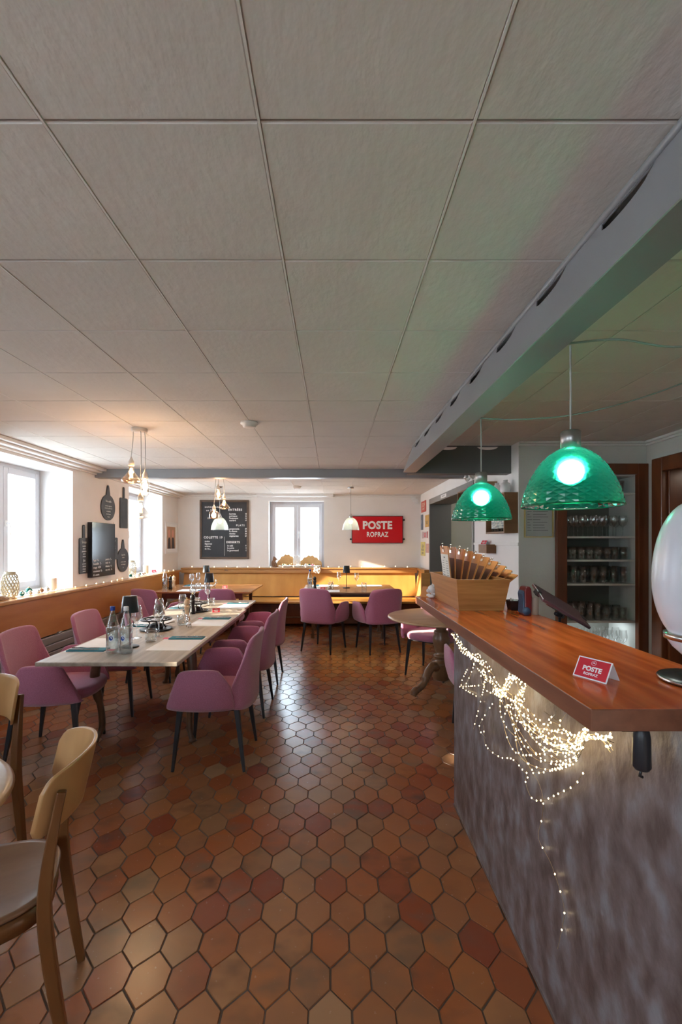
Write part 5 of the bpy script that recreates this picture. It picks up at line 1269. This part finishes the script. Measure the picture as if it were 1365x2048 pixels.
for kd, l, x, y, z, s in (
    (bg_, 'dark green bauble leaning on the bronze lantern, near windowsill', -2.92, 4.12, zs, .9), (bg_, 'larger dark green bauble in the middle of the near windowsill', -2.96, 4.27, zs, 1.3),
    (bs_, 'silver bauble in front of the green ones, near windowsill', -2.90, 4.20, zs, .9), (bs_, 'silver bauble between green and brown baubles, near windowsill', -2.90, 4.32, zs, .8), (bb_, 'brown bauble to the right of the green baubles, near windowsill', -2.93, 4.41, zs, .9), (bs_, 'silver bauble closest to the near candle', -2.93, 4.50, zs, 1.0),
    (bg_, 'green bauble beside the far left lantern', -2.93, 6.36, zs, .9), (bg_, 'green bauble between the far left lantern and candle', -2.93, 6.66, zs, .9), (bs_, 'silver bauble right of the far left lantern', -2.91, 6.58, zs, .9), (bs_, 'silver bauble next to the far left candle', -2.92, 6.80, zs, .9), (bb_, 'brown bauble next to the far left candle', -2.92, 6.74, zs, .7),
    (bg_, 'green bauble closest to the bear on the back sill', -.93, YB + .03, zw + .012, 1.2), (bg_, 'green bauble left of the back lantern', -.83, YB + .03, zw + .012, 1.0), (bs_, 'silver bauble between the two green ones on the back sill', -.88, YB + .02, zw + .012, 1.0), (bg_, 'green bauble right of the back lantern', -.56, YB + .03, zw + .012, .9), (bs_, 'silver bauble right of the back lantern', -.50, YB + .03, zw + .012, 1.3), (bg_, 'dark green bauble beside the pink one on the back sill', -.43, YB + .04, zw + .012, 1.1), (bp_, 'pink bauble on the back sill', -.37, YB + .02, zw + .012, 1.2)):
    kd.put(l, (x, y, z), 0, 'baubles', (s, s, s))
def barkpiece(l, x, y, rz, L=.26):
    r = thing('bark_piece', l, 'bark', (x, y, zs), rz, 'bark pieces'); b = MB(); rows = []
    for i in range(9):
        u = i / 8; w_ = .045 * sin(pi * (.12 + .76 * u)); rows.append([((u - .5) * L, w_ * cos(a) + .01 * sin(7 * u), .004 + w_ * .9 * sin(a) + .004 * sin(9 * u + 4 * a)) for a in [pi * q / 8 for q in range(9)]] + [((u - .5) * L, w_ * .8 * cos(a) + .01 * sin(7 * u), .003 + w_ * .7 * sin(a)) for a in [pi * q / 8 for q in range(8, -1, -1)]])
    b.grid(rows, closed_u=True).build('bark', M['bark'], r, fix=True)
barkpiece('curled piece of bark in front of the white lantern, near windowsill', -2.90, 3.74, 1.2); barkpiece('second curled piece of bark, nearest the rail edge', -2.88, 3.60, 1.8, .2)
# bear, cut log slices and fur on the back sill
br_ = thing('bear_figurine', 'brown sitting bear figurine at the left end of the back windowsill', 'figurine', (-1.10, YB + .0, WB[2] + .02)); b = MB()
b.sphere((0, 0, .07), .05, 16, 12, (.9, .85, 1.4)); b.sphere((.02, 0, .155), .038, 14, 10, (1, .9, 1)); b.sphere((.055, 0, .150), .016, 10, 8, (1.6, .9, .8))
for s in (-1, 1): b.sphere((.005, s * .026, .19), .013, 8, 6); b.tube([(.02, s * .03, .11), (.045, s * .032, .05), (.05, s * .03, .0)], [.018, .014, .016], 8); b.sphere((.03, s * .042, .015), .02, 10, 8, (1.6, .9, .8))
b.build('body', M['bear'], br_)
for k, (x, w_, h, l) in enumerate(((-.87, .19, .25, 'left'), (-.42, .22, .23, 'right'))):
    r = thing('log_slice', 'arched pale log slice standing at the %s of the back windowsill' % l, 'log slice', (x, YB + .17, WB[2] + .006), 0, 'log slices')
    pts = [(-w_, 0)] + [(-w_ + 2 * w_ * i / 20, h * (.35 + .65 * sin(pi * i / 20) ** .8) + .012 * sin(i * 1.7)) for i in range(21)] + [(w_, 0)]
    MB().prism(pts, -.015, .015, 'y').build('slice', M['logface'], r, bevel=.003)
fr_ = thing('faux_fur', 'white faux fur strip along the back windowsill, hanging over the rail at its right end', 'fur', (0, 0, 0)); b = MB(); rows = []
for i in range(41):
    x = -1.0 + .78 * i / 40; ring = []
    for q in range(12):
        a = 2 * pi * q / 12; ring.append((x + random.uniform(-.004, .004), YB - .03 + (.075 + random.uniform(-.008, .008)) * cos(a), 1.016 + (.010 + random.uniform(-.004, .006)) * (1 + sin(a))))
    rows.append(ring)
b.grid(rows, closed_u=True)
b.build('fur_strip', M['fur'], fr_)
b = MB()
for q in range(26): b.sphere((-.275 + random.uniform(-.06, .05), 8.03 - random.uniform(0, .02), .985 - random.uniform(-.03, .07)), random.uniform(.018, .03), 8, 6)
b.build('fur_tail', M['fur'], fr_)

# ------------------------------------------------------------------ string lights
def string(label, pts, n, sag=.0, r=.0045, grp=None):
    rt = thing('string_lights', label, 'string lights', (0, 0, 0), 0, grp); sp_ = smooth_pts(pts, 12); MB().tube(sp_, .0012, 5).build('wire', M['silverwire'], rt)
    for k in range(n):
        q = sp_[int((k + .5) * len(sp_) / n)]; MB().sphere((q.x, q.y, q.z + .004), r, 8, 6).build('led', M['ledstring'], rt)
string('warm string lights lying on the left wooden rail', [(-2.84 + random.uniform(-.03, .02), y, .970 + random.uniform(0, .006)) for y in [3.5 + i * .22 for i in range(21)]], 24, r=.006)
string('warm string lights lying along the back rail of the bench', [(x, 8.10 + random.uniform(-.03, .05), 1.010 + random.uniform(0, .02)) for x in [-2.7 + i * .22 for i in range(20)]], 20, r=.0065)
string('loose string lights heaped around the baubles of the near windowsill', [(-2.92 + random.uniform(-.05, .05), 3.6 + i * .05, zs + random.uniform(.003, .03)) for i in range(24)], 26, r=.0045)
string('string lights around the lantern on the back windowsill', [(-.95 + i * .035, YB + random.uniform(-.03, .06), zw + random.uniform(.02, .07)) for i in range(20)], 20, r=.005)
string('string lights around the far left lantern', [(-2.92 + random.uniform(-.03, .04), 6.35 + i * .03, zs + random.uniform(.003, .025)) for i in range(20)], 14, r=.005)

# LED curtain bundle hanging under the counter edge ------------------
rnd = random.Random(11)
ledroot = thing('fairy_light_bundle', 'tangled bundle of warm fairy lights on fine wire hanging under the counter edge', 'fairy lights', (0, 0, 0))
paths = []
def jit(px, py, X, s): return P(px + rnd.gauss(0, s), py + rnd.gauss(0, s), max(.56, min(.672, X + rnd.gauss(0, .018))))
for k in range(9):    # garland from the far end to the first knot
    paths.append([jit(905, 1264, .60, 3), jit(925, 1300, .62, 5), jit(962, 1325, .62, 6), jit(975, 1350 + rnd.uniform(-5, 15), .63, 7), jit(990, 1375, .64, 7), jit(1012, 1390 + rnd.uniform(-8, 12), .64, 6)])
for k in range(7):    # second loop up to the hook at 1025,1352
    paths.append([jit(990, 1378, .64, 5), jit(1008, 1388, .64, 5), jit(1018, 1362, .62, 4), jit(1030, 1352, .61, 4), jit(1045, 1368, .62, 5), jit(1040, 1400, .64, 6)])
for k in range(19):    # sagging swags to the third knot near 1160,1475
    sg_ = rnd.uniform(0, 1) ** .8; px0, py0 = rnd.choice(((998, 1378), (1040, 1385), (1030, 1400)))
    paths.append([jit(px0, py0, .64, 7), jit(1012 + 30 * (1 - sg_), 1420 + 35 * sg_, .65, 10), jit(1050 + 30 * (1 - sg_), 1440 + 85 * sg_, .655, 12), jit(1095 + 20 * (1 - sg_), 1470 + 75 * sg_, .655, 12), jit(1145, 1480 + 40 * sg_, .64, 10), jit(1172, 1466, .61, 6)])
for k in range(7):     # ends to the right of the knot
    paths.append([jit(1160, 1478, .62, 5), jit(1185, 1474, .60, 5), jit(1205, 1470 + rnd.uniform(-3, 8), .60, 6), jit(1225, 1472 + rnd.uniform(-10, 30), .60, 5)])
for (a, c, d) in (((935, 1335), (925, 1375), (955, 1395)), ((950, 1320), (940, 1345), (932, 1370)), ((985, 1400), (962, 1450), (972, 1475)), ((975, 1350), (960, 1400), (945, 1460)), ((960, 1370), (930, 1372), (918, 1372)), ((1090, 1420), (1115, 1440), (1135, 1425)), ((1080, 1450), (1110, 1430), (1118, 1421))):
    paths.append([jit(*a, .64, 2), jit(*c, .655, 2), jit(*d, .655, 2)])
paths.append([P(968, 1450, .66), P(972, 1490, .66), P(1000, 1514, .662), P(1025, 1518, .665), P(1050, 1545, .668), P(1058, 1560, .668)])
paths.append([P(1055, 1540, .66), P(1052, 1565, .66), P(1065, 1597, .665), P(1088, 1600, .668), P(1120, 1586, .668), P(1150, 1570, .665), P(1168, 1545, .66)])
paths.append([P(1060, 1535, .665), P(1078, 1565, .668), P(1087, 1600, .670), P(1085, 1635, .672), P(1078, 1677, .672), P(1104, 1730, .672), P(1128, 1810, .672), P(1126, 1850, .672), P(1116, 1898, .672)])
allp = []; wires = MB(); w2 = MB()
for i, pth in enumerate(paths):
    sp_ = smooth_pts(pth, 8); (wires if i % 4 else w2).tube(sp_, .0008, 4, caps=False)
    L = 0; nxt = rnd.uniform(.01, .04); stp = .042
    if i == len(paths) - 1: stp = .075
    for a, c in zip(sp_[:-1], sp_[1:]):
        seg_ = (c - a).length
        while nxt <= L + seg_:
            t_ = (nxt - L) / max(seg_, 1e-6); allp.append(a.lerp(c, t_)); nxt += stp * rnd.uniform(.55, 1.45)
        L += seg_
wires.build('wire', M['copper'], ledroot); w2.build('wire', M['silverwire'], ledroot)
allp.sort(key=lambda q: q.y)
for q in allp[:100]: MB().sphere(q, .0021, 8, 6, (1, 1, 1.35)).build('led', M['led'], ledroot)
b = MB()
for q in allp[100:]: b.sphere(q, .0021, 8, 6, (1, 1, 1.35))
tag(b.build('led', M['led'], ledroot), kind='stuff')
for q in (P(1005, 1375, .62), P(1110, 1470, .62), P(1175, 1475, .60), P(950, 1310, .60)): lamp('fairy_glow', 'POINT', q, .035, (1, .74, .38), shadow_soft_size=.03)
print('LEDS', len(allp))
for o in list(C.objects):
    if o.parent is None and o.type == 'EMPTY' and 'label' not in o: print('NOLABEL', o.name)
